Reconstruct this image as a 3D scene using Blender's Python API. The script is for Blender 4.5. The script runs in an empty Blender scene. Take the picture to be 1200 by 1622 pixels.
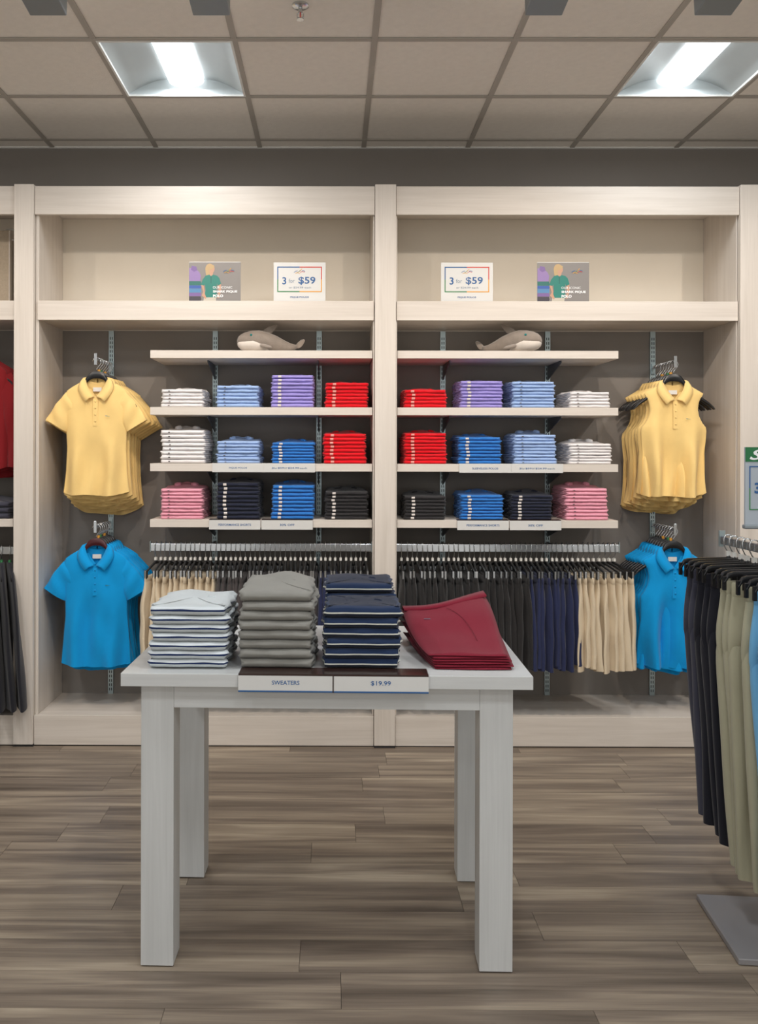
import bpy, math, random
from mathutils import Vector, Matrix
random.seed(11)
PI = math.pi
R = math.radians
D = bpy.data
COL = bpy.context.scene.collection
SC = bpy.context.scene

# ------------------------------------------------------------------ camera
F = 1385.0                      # focal length in pixels of a 1200 x 1622 frame
CAMZ = 1.59
cd = D.cameras.new('camera')
cam = D.objects.new('camera', cd)
COL.objects.link(cam)
cd.sensor_fit = 'VERTICAL'
cd.sensor_height = 24.0
cd.lens = F / 1622.0 * 24.0
cd.shift_x = (600 - 521) / 1622.0
cd.shift_y = -(811 - 715) / 1622.0
cd.clip_start = 0.05
cam.matrix_world = (Matrix.Translation((0, 0, CAMZ)) @ Matrix.Rotation(R(0.25), 4, 'Z')
                    @ Matrix.Rotation(R(90), 4, 'X') @ Matrix.Rotation(R(0.12), 4, 'Z'))
SC.camera = cam

# ------------------------------------------------------------------ view, world, main light values
SC.view_settings.view_transform = 'Standard'
SC.view_settings.look = 'None'
SC.view_settings.gamma = 1.0
SC.view_settings.use_curve_mapping = False
SC.view_settings.exposure = 0.0
w = D.worlds.new('world')
SC.world = w
w.use_nodes = True
w.node_tree.nodes['Background'].inputs[0].default_value = (0.9, 0.93, 1.0, 1)
w.node_tree.nodes['Background'].inputs[1].default_value = 0.15
LENS_EMIT = 3.0                # ceiling troffer lens radiance
SPOT_W = 48.0                  # track spotlights
SPOT_COL = (1.0, 0.88, 0.76)
LENS_COL = (0.93, 0.97, 1.0)
TROFFER_W = 17.0               # each recessed ceiling light
FRONT_FILL_W = 50.0           # unseen area light added behind the camera to fill the room
sl = D.lights.new('added front fill', 'AREA')
sl.shape = 'RECTANGLE'
sl.size = 7.4
sl.size_y = 2.7
sl.energy = FRONT_FILL_W
sl.color = (0.95, 0.98, 1.0)
so = D.objects.new('added_front_fill', sl)
COL.objects.link(so)
so.location = (0.18, -2.24, 1.55)
so.rotation_euler = (R(90), 0, 0)


# ------------------------------------------------------------------ helpers
def px(x, Y):
    return (x - 527.0) / F * Y


def pz(y, Y):
    return CAMZ - (y - 715.0) / F * Y


def lin(c):
    c = c / 255.0
    return c / 12.92 if c <= 0.04045 else ((c + 0.055) / 1.055) ** 2.4


def rgb(r, g, b):
    return (lin(r), lin(g), lin(b), 1.0)


def new_mat(name):
    m = D.materials.new(name)
    m.use_nodes = True
    nt = m.node_tree
    return m, nt, nt.nodes['Principled BSDF']


def N(nt, t, **kw):
    n = nt.nodes.new(t)
    for k, v in kw.items():
        setattr(n, k, v)
    return n


def plain(name, col, rough=0.6, metal=0.0, spec=0.5, bump=0.0, bscale=200.0, vary=0.04, nscale=6.0, sheen=0.0):
    """procedural surface: slight large-scale tone variation and a fine bump"""
    m, nt, b = new_mat(name)
    tc = N(nt, 'ShaderNodeTexCoord')
    no = N(nt, 'ShaderNodeTexNoise')
    no.inputs['Scale'].default_value = nscale
    no.inputs['Detail'].default_value = 3
    nt.links.new(tc.outputs['Object'], no.inputs['Vector'])
    mx = N(nt, 'ShaderNodeMix', data_type='RGBA')
    mx.inputs[6].default_value = tuple(min(1, c * (1 - vary * 2)) for c in col[:3]) + (1,)
    mx.inputs[7].default_value = tuple(min(1, c * (1 + vary * 2)) for c in col[:3]) + (1,)
    nt.links.new(no.outputs['Fac'], mx.inputs[0])
    nt.links.new(mx.outputs[2], b.inputs['Base Color'])
    b.inputs['Roughness'].default_value = rough
    b.inputs['Metallic'].default_value = metal
    b.inputs['Specular IOR Level'].default_value = spec
    if sheen:
        b.inputs['Sheen Weight'].default_value = sheen
    if bump:
        n2 = N(nt, 'ShaderNodeTexNoise')
        n2.inputs['Scale'].default_value = bscale
        n2.inputs['Detail'].default_value = 2
        nt.links.new(tc.outputs['Object'], n2.inputs['Vector'])
        bp = N(nt, 'ShaderNodeBump')
        bp.inputs['Strength'].default_value = bump
        bp.inputs['Distance'].default_value = 0.002
        nt.links.new(n2.outputs['Fac'], bp.inputs['Height'])
        nt.links.new(bp.outputs['Normal'], b.inputs['Normal'])
    return m


def wood(name, c0, c1, axis, rough=0.45, streak=1.0):
    """whitewashed laminate with grain running along one axis"""
    m, nt, b = new_mat(name)
    tc = N(nt, 'ShaderNodeTexCoord')
    mp = N(nt, 'ShaderNodeMapping')
    s = [22.0, 22.0, 22.0]
    s[axis] = 1.2
    mp.inputs['Scale'].default_value = s
    nt.links.new(tc.outputs['Object'], mp.inputs['Vector'])
    n1 = N(nt, 'ShaderNodeTexNoise')
    n1.inputs['Scale'].default_value = 1.0
    n1.inputs['Detail'].default_value = 6
    n1.inputs['Roughness'].default_value = 0.6
    n1.inputs['Distortion'].default_value = 0.6
    nt.links.new(mp.outputs['Vector'], n1.inputs['Vector'])
    mp2 = N(nt, 'ShaderNodeMapping')
    s2 = [160.0, 160.0, 160.0]
    s2[axis] = 3.0
    mp2.inputs['Scale'].default_value = s2
    nt.links.new(tc.outputs['Object'], mp2.inputs['Vector'])
    n2 = N(nt, 'ShaderNodeTexNoise')
    n2.inputs['Scale'].default_value = 1.0
    n2.inputs['Detail'].default_value = 3
    nt.links.new(mp2.outputs['Vector'], n2.inputs['Vector'])
    ad = N(nt, 'ShaderNodeMath', operation='MULTIPLY_ADD')
    nt.links.new(n2.outputs['Fac'], ad.inputs[0])
    ad.inputs[1].default_value = 0.4
    nt.links.new(n1.outputs['Fac'], ad.inputs[2])
    cr = N(nt, 'ShaderNodeValToRGB')
    cr.color_ramp.elements[0].position = 0.45
    cr.color_ramp.elements[0].color = c0
    cr.color_ramp.elements[1].position = 0.85
    cr.color_ramp.elements[1].color = c1
    nt.links.new(ad.outputs[0], cr.inputs[0])
    nt.links.new(cr.outputs[0], b.inputs['Base Color'])
    b.inputs['Roughness'].default_value = rough
    return m


def floor_mat():
    m, nt, b = new_mat('vinyl plank floor')
    tc = N(nt, 'ShaderNodeTexCoord')
    oi = N(nt, 'ShaderNodeObjectInfo')
    ml = N(nt, 'ShaderNodeMath', operation='MULTIPLY')
    nt.links.new(oi.outputs['Random'], ml.inputs[0])
    ml.inputs[1].default_value = 37.0
    cmb = N(nt, 'ShaderNodeCombineXYZ')
    for k in range(3):
        nt.links.new(ml.outputs[0], cmb.inputs[k])
    va = N(nt, 'ShaderNodeVectorMath', operation='ADD')
    nt.links.new(tc.outputs['Object'], va.inputs[0])
    nt.links.new(cmb.outputs[0], va.inputs[1])
    outs = []
    for sc_, det, dist in (((0.9, 13.0, 1.0), 3, 0.7), ((2.2, 60.0, 1.0), 5, 0.4), ((5.0, 260.0, 1.0), 2, 0.1)):
        mp = N(nt, 'ShaderNodeMapping')
        mp.inputs['Scale'].default_value = sc_
        nt.links.new(va.outputs[0], mp.inputs['Vector'])
        n = N(nt, 'ShaderNodeTexNoise')
        n.inputs['Scale'].default_value = 1.0
        n.inputs['Detail'].default_value = det
        n.inputs['Distortion'].default_value = dist
        nt.links.new(mp.outputs['Vector'], n.inputs['Vector'])
        outs.append(n.outputs['Fac'])
    def mad(a, k, c):
        q = N(nt, 'ShaderNodeMath', operation='MULTIPLY_ADD')
        nt.links.new(a, q.inputs[0])
        q.inputs[1].default_value = k
        if isinstance(c, float):
            q.inputs[2].default_value = c
        else:
            nt.links.new(c, q.inputs[2])
        return q.outputs[0]
    v = mad(outs[0], 1.0, mad(outs[1], 0.30, mad(outs[2], 0.18, mad(oi.outputs['Random'], 0.15, -0.31))))
    cr = N(nt, 'ShaderNodeValToRGB')
    e = cr.color_ramp.elements
    e[0].position = 0.2
    e[0].color = rgb(88, 78, 68)
    e[1].position = 0.8
    e[1].color = rgb(180, 166, 146)
    k = e.new(0.45)
    k.color = rgb(124, 111, 98)
    k = e.new(0.62)
    k.color = rgb(150, 136, 119)
    nt.links.new(v, cr.inputs[0])
    nt.links.new(cr.outputs[0], b.inputs['Base Color'])
    b.inputs['Roughness'].default_value = 0.42
    b.inputs['Specular IOR Level'].default_value = 0.35
    bp = N(nt, 'ShaderNodeBump')
    bp.inputs['Strength'].default_value = 0.15
    bp.inputs['Distance'].default_value = 0.002
    nt.links.new(outs[2], bp.inputs['Height'])
    nt.links.new(bp.outputs['Normal'], b.inputs['Normal'])
    return m


def emit(name, col, s):
    m, nt, b = new_mat(name)
    b.inputs['Base Color'].default_value = (0.8, 0.8, 0.8, 1)
    b.inputs['Emission Color'].default_value = tuple(col) + (1,)
    b.inputs['Emission Strength'].default_value = s
    return m


def glossy_print(name, col):
    return plain(name, col, rough=0.35, vary=0.0)


class MB:
    def __init__(self):
        self.v = []
        self.f = []
        self.m = []

    def add(self, vs, fs, mi=0):
        o = len(self.v)
        self.v += [tuple(p) for p in vs]
        for i, f in enumerate(fs):
            self.f.append(tuple(o + k for k in f))
            self.m.append(mi[i] if isinstance(mi, list) else mi)
        return self

    def box(self, x0, x1, y0, y1, z0, z1, mi=0, rot=None):
        vs = [(x, y, z) for x in (x0, x1) for y in (y0, y1) for z in (z0, z1)]
        if rot:
            vs = [rot @ Vector(p) for p in vs]
        fs = [(0, 1, 3, 2), (4, 6, 7, 5), (0, 4, 5, 1), (2, 3, 7, 6), (0, 2, 6, 4), (1, 5, 7, 3)]
        return self.add(vs, fs, mi)

    def loft(self, rings, cap=True, mi=0, closed=True, mrow=None):
        n = len(rings[0])
        vs = [p for r in rings for p in r]
        fs = []
        ms = []
        for i in range(len(rings) - 1):
            for j in range(n if closed else n - 1):
                k = (j + 1) % n
                fs.append((i * n + j, i * n + k, (i + 1) * n + k, (i + 1) * n + j))
                ms.append(mrow[i] if mrow else mi)
        if cap and closed:
            fs.append(tuple(range(n))[::-1])
            ms.append(mrow[0] if mrow else mi)
            fs.append(tuple((len(rings) - 1) * n + j for j in range(n)))
            ms.append(mrow[-1] if mrow else mi)
        return self.add(vs, fs, ms)

    def tube(self, path, r, seg=8, mi=0, flat=None):
        """round tube along a list of points; r may be a list"""
        P = [Vector(p) for p in path]
        rings = []
        prev = None
        for i, p in enumerate(P):
            t = (P[min(i + 1, len(P) - 1)] - P[max(i - 1, 0)]).normalized()
            if prev is None:
                a = Vector((0, 0, 1)) if abs(t.z) < 0.9 else Vector((1, 0, 0))
                nrm = t.cross(a).normalized()
            else:
                nrm = (prev - t * prev.dot(t)).normalized()
            prev = nrm
            bi = t.cross(nrm)
            rr = r[i] if isinstance(r, (list, tuple)) else r
            rings.append([p + nrm * math.cos(2 * PI * k / seg) * rr + bi * math.sin(2 * PI * k / seg) * rr for k in range(seg)])
        return self.loft(rings, True, mi)

    def prism(self, poly, y0, y1, mi=0):
        """polygon in XZ extruded along Y"""
        n = len(poly)
        vs = [(x, y0, z) for x, z in poly] + [(x, y1, z) for x, z in poly]
        fs = [tuple(range(n)), tuple(range(2 * n - 1, n - 1, -1))]
        for i in range(n):
            j = (i + 1) % n
            fs.append((i, i + n, j + n, j))
        return self.add(vs, fs, mi)

    def ball(self, c, r, seg=12, rows=8, mi=0):
        rx, ry, rz = r if isinstance(r, (tuple, list)) else (r, r, r)
        rings = []
        for i in range(1, rows):
            a = -PI / 2 + PI * i / rows
            rings.append([(c[0] + rx * math.cos(a) * math.cos(2 * PI * k / seg), c[1] + ry * math.cos(a) * math.sin(2 * PI * k / seg), c[2] + rz * math.sin(a)) for k in range(seg)])
        return self.loft(rings, True, mi)

    def mesh(self, name, mats, smooth=False, angle=None):
        me = D.meshes.new(name)
        me.from_pydata(self.v, [], self.f)
        if not isinstance(mats, (list, tuple)):
            mats = [mats]
        for m in mats:
            me.materials.append(m)
        for p, mi in zip(me.polygons, self.m):
            p.material_index = mi
            p.use_smooth = bool(smooth)
        me.update()
        import bmesh
        bm = bmesh.new()
        bm.from_mesh(me)
        bmesh.ops.recalc_face_normals(bm, faces=bm.faces)
        bm.to_mesh(me)
        bm.free()
        if smooth and angle:
            try:
                me.set_sharp_from_angle(angle=R(angle))
            except Exception:
                pass
        return me

    def build(self, name, mats, parent=None, smooth=False, bevel=0, angle=None, loc=None, rz=0, solid=0):
        me = self.mesh(name, mats, smooth, angle)
        return ob(name, me, parent, loc, rz, bevel, solid)


def ob(name, me, parent=None, loc=None, rz=0, bevel=0, solid=0):
    o = D.objects.new(name, me)
    COL.objects.link(o)
    if parent:
        o.parent = parent
    if loc:
        o.location = loc
    if rz:
        o.rotation_euler = (0, 0, rz)
    if solid:
        md = o.modifiers.new('Solidify', 'SOLIDIFY')
        md.thickness = solid
        md.offset = 0
    if bevel:
        md = o.modifiers.new('Bevel', 'BEVEL')
        md.width = bevel
        md.segments = 2
        md.limit_method = 'ANGLE'
    return o


def tag(o, label=None, cat=None, group=None, kind=None):
    if label:
        o['label'] = label
    if cat:
        o['category'] = cat
    if group:
        o['group'] = group
    if kind:
        o['kind'] = kind
    return o


def empty(name, loc, rz=0, label=None, cat=None, group=None, kind=None, rx=0, ry=0):
    o = D.objects.new(name, None)
    o.empty_display_size = 0.05
    COL.objects.link(o)
    o.location = loc
    o.rotation_euler = (rx, ry, rz)
    return tag(o, label, cat, group, kind)


ORD = ['zeroth', 'first', 'second', 'third', 'fourth', 'fifth', 'sixth', 'seventh', 'eighth', 'ninth', 'tenth',
       'eleventh', 'twelfth', 'thirteenth', 'fourteenth', 'fifteenth', 'sixteenth', 'seventeenth', 'eighteenth',
       'nineteenth', 'twentieth', '21st', '22nd', '23rd', '24th', '25th', '26th', '27th', '28th', '29th', '30th']

_tx = {}


def text_mesh(body, mat, width=None, height=None, bold=0.0, align='CENTER', shear=0.0, depth=0.0):
    key = (body, mat.name, width, height, bold, align, shear)
    if key in _tx:
        return _tx[key]
    cu = D.curves.new('text', 'FONT')
    cu.body = body
    cu.size = 1.0
    cu.offset = bold
    cu.shear = shear
    cu.align_x = align
    cu.resolution_u = 3
    t = D.objects.new('text', cu)
    COL.objects.link(t)
    dg = bpy.context.evaluated_depsgraph_get()
    me = D.meshes.new_from_object(t.evaluated_get(dg))
    COL.objects.unlink(t)
    D.objects.remove(t)
    xs = [v.co.x for v in me.vertices]
    ys = [v.co.y for v in me.vertices]
    x0, x1, y0, y1 = min(xs), max(xs), min(ys), max(ys)
    sx = width / (x1 - x0) if width else None
    sy = height / (y1 - y0) if height else None
    sx = sx or sy
    sy = sy or sx
    cx = (x0 + x1) / 2 if align == 'CENTER' else x0
    cy = (y0 + y1) / 2
    for v in me.vertices:
        v.co = Vector(((v.co.x - cx) * sx, 0, (v.co.y - cy) * sy))
    me.materials.clear()
    me.materials.append(mat)
    _tx[key] = me
    return me


def sm(a, b, t):
    t = max(0.0, min(1.0, (t - a) / (b - a)))
    return t * t * (3 - 2 * t)


def keys(tab, z):
    """piecewise smooth interpolation, tab sorted descending in z"""
    if z >= tab[0][0]:
        return tab[0][1]
    for (a, va), (b, vb) in zip(tab, tab[1:]):
        if z >= b:
            t = (a - z) / (a - b)
            return va + (vb - va) * t
    return tab[-1][1]


# ------------------------------------------------------------------ materials
M = {}
M['wood_h'] = wood('whitewashed wood horizontal', rgb(206, 196, 185), rgb(221, 212, 202), 0)
M['wood_v'] = wood('whitewashed wood vertical', rgb(206, 196, 185), rgb(221, 212, 202), 2)
M['table_h'] = wood('table wood horizontal', rgb(194, 195, 194), rgb(206, 207, 206), 0, rough=0.35)  # both table woods: the bays' finish, colour darkened and cooled to imitate dimmer light
M['table_v'] = wood('table wood vertical', rgb(194, 195, 194), rgb(206, 207, 206), 2, rough=0.4)
M['floor'] = floor_mat()
M['joint'] = plain('floor joint', rgb(60, 52, 46), 0.9)
M['wall'] = plain('grey painted wall', rgb(132, 126, 120), 0.85, bump=0.1, bscale=90, vary=0.02)
M['backpanel'] = plain('dark grey back panel', rgb(134, 127, 120), 0.7, vary=0.02)
M['cubby'] = plain('beige back panel', rgb(224, 215, 200), 0.7, vary=0.02)
M['storewall'] = plain('off white store wall', rgb(205, 200, 192), 0.85, vary=0.02)
M['tile'] = plain('mineral ceiling tile', rgb(240, 234, 226), 0.95, bump=0.5, bscale=140, vary=0.03, nscale=30)
M['grid'] = plain('ceiling grid metal', rgb(176, 170, 162), 0.6)
M['plenum'] = plain('ceiling plenum', rgb(60, 60, 60), 0.9)
M['reflector'] = plain('troffer reflector', rgb(190, 198, 200), 0.45)
M['whitemetal'] = plain('white enamel', rgb(235, 235, 232), 0.4)
M['lens'] = emit('lit lens', LENS_COL, LENS_EMIT)
M['spotgrey'] = plain('grey spotlight housing', rgb(138, 146, 150), 0.45, metal=0.3)
M['spotglow'] = emit('spot lamp face', SPOT_COL, 6.0)
M['chrome'] = plain('chrome', rgb(205, 208, 210), 0.22, metal=1.0, vary=0.0)
M['steel'] = plain('zinc steel', rgb(176, 190, 192), 0.38, metal=0.85, vary=0.05)
M['slot'] = plain('slot dark', rgb(30, 32, 34), 0.8)
M['bracket'] = plain('bracket grey', rgb(92, 94, 98), 0.5, metal=0.3)
M['baseplate'] = plain('brushed base plate', rgb(150, 148, 150), 0.4, metal=0.3)
M['blackmetal'] = plain('black metal', rgb(28, 27, 28), 0.45)
M['blackplastic'] = plain('black plastic', rgb(22, 22, 24), 0.35)
M['maroonwood'] = plain('maroon hanger plastic', rgb(70, 18, 24), 0.35)
M['marker'] = plain('white size marker', rgb(225, 222, 215), 0.5)
M['rubber'] = plain('dark foot pad', rgb(40, 38, 38), 0.8)
M['signwhite'] = plain('white sign card', rgb(214, 213, 210), 0.4, vary=0.0)
M['signgrey'] = plain('grey sign card', rgb(170, 178, 186), 0.4, vary=0.0)
M['acrylic_dark'] = plain('dark acrylic', rgb(52, 36, 32), 0.2, vary=0.0)
M['ink_blue'] = plain('blue ink', rgb(40, 92, 148), 0.5, vary=0.0)
M['ink_pale'] = plain('pale grey ink', rgb(120, 138, 158), 0.5, vary=0.0)
M['ink_red'] = plain('red ink', rgb(205, 70, 60), 0.5, vary=0.0)
M['ink_orange'] = plain('orange ink', rgb(225, 160, 60), 0.5, vary=0.0)
M['ink_green'] = plain('green ink', rgb(60, 130, 80), 0.5, vary=0.0)
M['ink_white'] = plain('white ink', rgb(245, 245, 245), 0.5, vary=0.0)
M['sign_green'] = plain('green sign header', rgb(28, 110, 62), 0.4, vary=0.0)
M['linen'] = plain('tan linen', rgb(180, 165, 145), 0.9, bump=0.6, bscale=300, vary=0.08, nscale=120)


def cloth(name, r, g, b, vary=0.03, bump=0.25, sheen=0.15, rough=0.85):
    return plain('cloth ' + name, rgb(r, g, b), rough, spec=0.2, bump=bump, bscale=500, vary=vary, nscale=14, sheen=sheen)


CL = {
    'yellow': cloth('yellow', 243, 208, 136),
    'azure': cloth('azure', 6, 152, 220),
    'white': cloth('white', 232, 228, 228),
    'light blue': cloth('light blue', 158, 184, 226),
    'lavender': cloth('lavender', 158, 146, 214),
    'red': cloth('red', 222, 14, 30),
    'blue': cloth('blue', 46, 118, 196),
    'pink': cloth('pink', 230, 160, 178),
    'navy': cloth('navy', 34, 38, 56),
    'black': cloth('black', 44, 42, 44),
    'charcoal': cloth('charcoal', 78, 72, 72),
    'shadow black': cloth('soft black', 42, 40, 40),
    'beige': cloth('beige', 214, 197, 170),
    'deep navy': cloth('deep navy', 42, 48, 80),
    'heather grey': cloth('heather grey', 138, 136, 130, vary=0.08, bump=0.5),
    'pale grey': cloth('pale grey', 198, 204, 206, vary=0.05, bump=0.5),
    'knit white': cloth('knit white', 214, 220, 224),
    'stripe navy': cloth('stripe navy', 28, 44, 84),
    'knit navy': cloth('knit navy', 30, 46, 76, bump=0.5),
    'knit dark navy': cloth('knit dark navy', 22, 32, 54, bump=0.5),
    'stripe cream': cloth('stripe cream', 215, 216, 206),
    'maroon': cloth('maroon', 124, 24, 44),
    'brick red': cloth('brick red', 128, 24, 30),
    'ink jacket': cloth('ink jacket', 30, 30, 38),
    'slate': cloth('slate', 62, 62, 74),
    'sage': cloth('sage', 168, 164, 140),
    'olive grey': cloth('olive grey', 136, 134, 116),
    'sky blue': cloth('sky blue', 110, 172, 214),
}
M['tape'] = plain('size sticker', rgb(214, 206, 200), 0.4, vary=0.0)
M['tape_dark'] = plain('dark size print', rgb(92, 88, 88), 0.5, vary=0.0)
M['tape_red'] = plain('sticker on red', rgb(226, 150, 140), 0.4, vary=0.0)

# ------------------------------------------------------------------ the room
WX0, WX1 = -4.09, 4.4442
WY0, WY1 = -2.309, 5.15
ZC = 3.375
G = 0.6096
GX = 0.177
GY = 5.006

floor = tag(MB().box(WX0, WX1, WY0, WY1, -0.06, -0.004).build('floor', M['joint']), kind='structure')
PW = 0.177
row = 0
y = WY1 - 0.002
rest = MB()
while y > WY0:
    y0 = max(y - PW, WY0)
    x = WX0 - random.random() * 1.1
    while x < WX1:
        L = 1.22
        a, b_ = max(x, WX0), min(x + L, WX1)
        if b_ - a > 0.02:
            if y > 1.75 and -3.2 < (a + b_) / 2 < 3.4:
                mb = MB().box(-(b_ - a) / 2 + .0007, (b_ - a) / 2 - .0007, -(y - y0) / 2 + .0007, (y - y0) / 2 - .0007, -0.004, 0.0)
                mb.build('plank', M['floor'], floor, loc=((a + b_) / 2, (y + y0) / 2, 0))
            else:
                rest.box(a + .0007, b_ - .0007, y0 + .0007, y - .0007, -0.004, 0.0)
        x += L
    y -= PW
    row += 1
tag(rest.build('plank', M['floor'], floor), kind='stuff')

tag(MB().box(WX0 - .1, WX1 + .1, WY1, WY1 + .1, -.06, ZC + .2).build('wall_back', M['wall']), kind='structure')
tag(MB().box(WX0 - .1, WX1 + .1, WY0 - .1, WY0, -.06, ZC + .2).build('wall_front', M['storewall']), kind='structure')
tag(MB().box(WX0 - .1, WX0, WY0, WY1, -.06, ZC + .2).build('wall_left', M['storewall']), kind='structure')
tag(MB().box(WX1, WX1 + .1, WY0, WY1, -.06, ZC + .2).build('wall_right', M['storewall']), kind='structure')
ceil = tag(MB().box(WX0, WX1, WY0, WY1, ZC + .12, ZC + .2).build('ceiling', M['plenum']), kind='structure')
tag(MB().box(WX0, WX1, WY1 - .022, WY1 - .001, ZC - .004, ZC + .002).build('trim_1', M['whitemetal']), kind='structure')

LIGHTS = {(-2, 1), (2, 1), (-6, 1), (-4, 4), (0, 4), (4, 4), (-4, 7), (0, 7), (4, 7), (-2, 10), (2, 10)}
# cell (i, j): x from GX + i*G, y from GY - (j+1)*G .. GY - j*G ; j = -1 is the thin strip by the wall
tile_me = MB().box(-G / 2 + .009, G / 2 - .009, -G / 2 + .009, G / 2 - .009, 0.002, 0.018).mesh('tile', M['tile'])
for i in range(-7, 7):
    for j in range(-1, 12):
        if (i, j) in LIGHTS:
            continue
        cx = GX + (i + .5) * G
        if j == -1:
            ob('cut_tile', MB().box(-G / 2 + .009, G / 2 - .009, .009, .142, .002, .018).mesh('cut_tile', M['tile']) if i == -7 else cut_me, ceil, (cx, GY, ZC))
            cut_me = D.meshes['cut_tile']
        else:
            ob('tile', tile_me, ceil, (cx, GY - (j + .5) * G, ZC))
rail_y = MB().box(-.0135, .0135, WY0, WY1 - .022, -.003, .001).box(-.003, .003, WY0, WY1 - .03, .001, .04).mesh('grid_rail', M['grid'])
rail_x = MB().box(WX0, WX1, -.0135, .0135, -.0035, .001).box(WX0, WX1, -.003, .003, .001, .04).mesh('grid_cross_rail', M['grid'])
for i in range(-6, 7):
    ob('grid_rail', rail_y, ceil, (GX + i * G, 0, ZC))
for j in range(0, 12):
    ob('grid_cross_rail', rail_x, ceil, (0, GY - j * G, ZC - .0001))


# ------------------------------------------------------------------ ceiling lights
def troffer_parts():
    h = G / 2 - .014
    wing = MB()
    for s in (-1, 1):
        rows = []
        for k in range(9):
            t = k / 8
            x_ = s * (h - (h - .085) * t)
            z_ = .004 + .075 * math.sin(t * PI / 2)
            rows.append([(x_, -h, z_), (x_, h, z_)])
        wing.loft(rows, False, closed=False)
    endp = MB().box(-h, h, h - .004, h, .002, .085).box(-h, h, -h, -h + .004, .002, .085)
    fr = MB()
    e = h + .006
    fr.box(-e, e, h - .004, e, -.006, .006).box(-e, e, -e, -h + .004, -.006, .006)
    fr.box(-e, -h + .004, -h + .004, h - .004, -.006, .006).box(h - .004, e, -h + .004, h - .004, -.006, .006)
    lens = MB()
    rows = []
    for k in range(9):
        a = PI * k / 8
        rows.append([(-.088 * math.cos(a), -h + .006, .068 - .032 * math.sin(a)), (-.088 * math.cos(a), h - .006, .068 - .032 * math.sin(a))])
    lens.loft(rows, False, closed=False)
    back = MB().box(-h, h, -h, h, .088, .1)
    return [('reflector', wing.mesh('reflector', M['reflector'], True)), ('end_plate', endp.mesh('end_plate', M['reflector'])),
            ('frame', fr.mesh('frame', M['whitemetal'])), ('lens', lens.mesh('lens', M['lens'], True)),
            ('housing', back.mesh('housing', M['whitemetal']))]


tparts = troffer_parts()
tl = {(-2, 1): 'square recessed ceiling light with glowing centre strip above the left bay',
      (2, 1): 'square recessed ceiling light with glowing centre strip above the right bay'}
for (i, j) in sorted(LIGHTS):
    t = empty('ceiling_light', (GX + (i + .5) * G, GY - (j + .5) * G, ZC),
              label=tl.get((i, j), 'square recessed ceiling light, %s tile row from the back, %s tile from the left' % (ORD[j + 1], ORD[i + 8])),
              cat='ceiling light', group='recessed square ceiling lights')
    for nm, me in tparts:
        ob(nm, me, t)
    tld = D.lights.new('troffer lamp', 'AREA')
    tld.shape = 'RECTANGLE'
    tld.size, tld.size_y = .17, .56
    tld.energy = TROFFER_W * (.50 if j == 1 else 1.08)
    tld.color = LENS_COL
    tlo = D.objects.new('lamp', tld)
    COL.objects.link(tlo)
    tlo.parent = t
    tlo.location = (0, 0, .030)

# track spotlights
SPX = [-2.27, -1.05, -.45, .77, 1.39, 2.61]
SPY, SPZ = 3.13, 3.232
track = MB().box(-3.0, 3.3, SPY - .018, SPY + .018, ZC - .03, ZC - .0045)
tag(track.build('light_track', M['whitemetal'], bevel=.002), 'white ceiling track carrying the grey spotlight boxes', 'light track')
spl = ['far left, out past the left post', 'above the left end of the left bay', 'above the middle of the left bay',
       'above the left end of the right bay', 'above the middle of the right bay', 'far right, past the right post']
AIM = 0.86
for k, x in enumerate(SPX):
    t = empty('track_spotlight', (x, SPY, SPZ), label='grey box spotlight ' + spl[k], cat='spotlight', group='track spotlights aimed at the wall')
    rot = Matrix.Rotation(-0.12, 3, 'X')
    MB().box(-.068, .068, -.05, .09, -.03, .05, rot=rot).build('housing', M['spotgrey'], t, bevel=.004)
    MB().box(-.088, -.069, -.012, .022, -.012, .09).build('yoke', M['spotgrey'], t, bevel=.002)
    MB().tube([(-.078, 0, .085), (-.078, 0, ZC - .03 - SPZ)], .012, 10).build('stem', M['spotgrey'], t)
    MB().box(-.056, .056, .0905, .093, -.022, .042, rot=rot).build('lamp_face', M['spotglow'], t)
    ld = D.lights.new('spot lamp', 'SPOT')
    ld.energy = SPOT_W
    ld.color = SPOT_COL
    ld.spot_size = R(102)
    ld.spot_blend = 1.0
    ld.shadow_soft_size = 0.022
    lo = D.objects.new('lamp', ld)
    COL.objects.link(lo)
    lo.parent = t
    lo.location = (0, .105, -.006)
    lo.rotation_euler = Vector((0, math.cos(AIM), -math.sin(AIM))).to_track_quat('-Z', 'Z').to_euler()

# sprinkler
t = empty('sprinkler_head', (px(474, 3.5), 3.5, ZC), label='chrome fire sprinkler head in the ceiling near the picture top', cat='sprinkler')
MB().tube([(0, 0, .002), (0, 0, -.004), (0, 0, -.010)], [.034, .034, .024], 20).build('escutcheon', M['chrome'], t, smooth=True, angle=40)
MB().tube([(0, 0, -.008), (0, 0, -.03)], .009, 10).build('body', M['chrome'], t, smooth=True, angle=40)
MB().tube([(-.001, 0, -.028), (-.013, 0, -.036), (-.012, 0, -.047), (0, 0, -.054)], .0025, 6).tube([(.001, 0, -.028), (.013, 0, -.036), (.012, 0, -.047), (0, 0, -.054)], .0025, 6).build('frame', M['chrome'], t)
MB().tube([(0, 0, -.055), (0, 0, -.058)], .015, 14).build('deflector', M['chrome'], t)
MB().tube([(0, 0, -.03), (0, 0, -.052)], .003, 6).build('glass_bulb', M['ink_red'], t)

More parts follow.
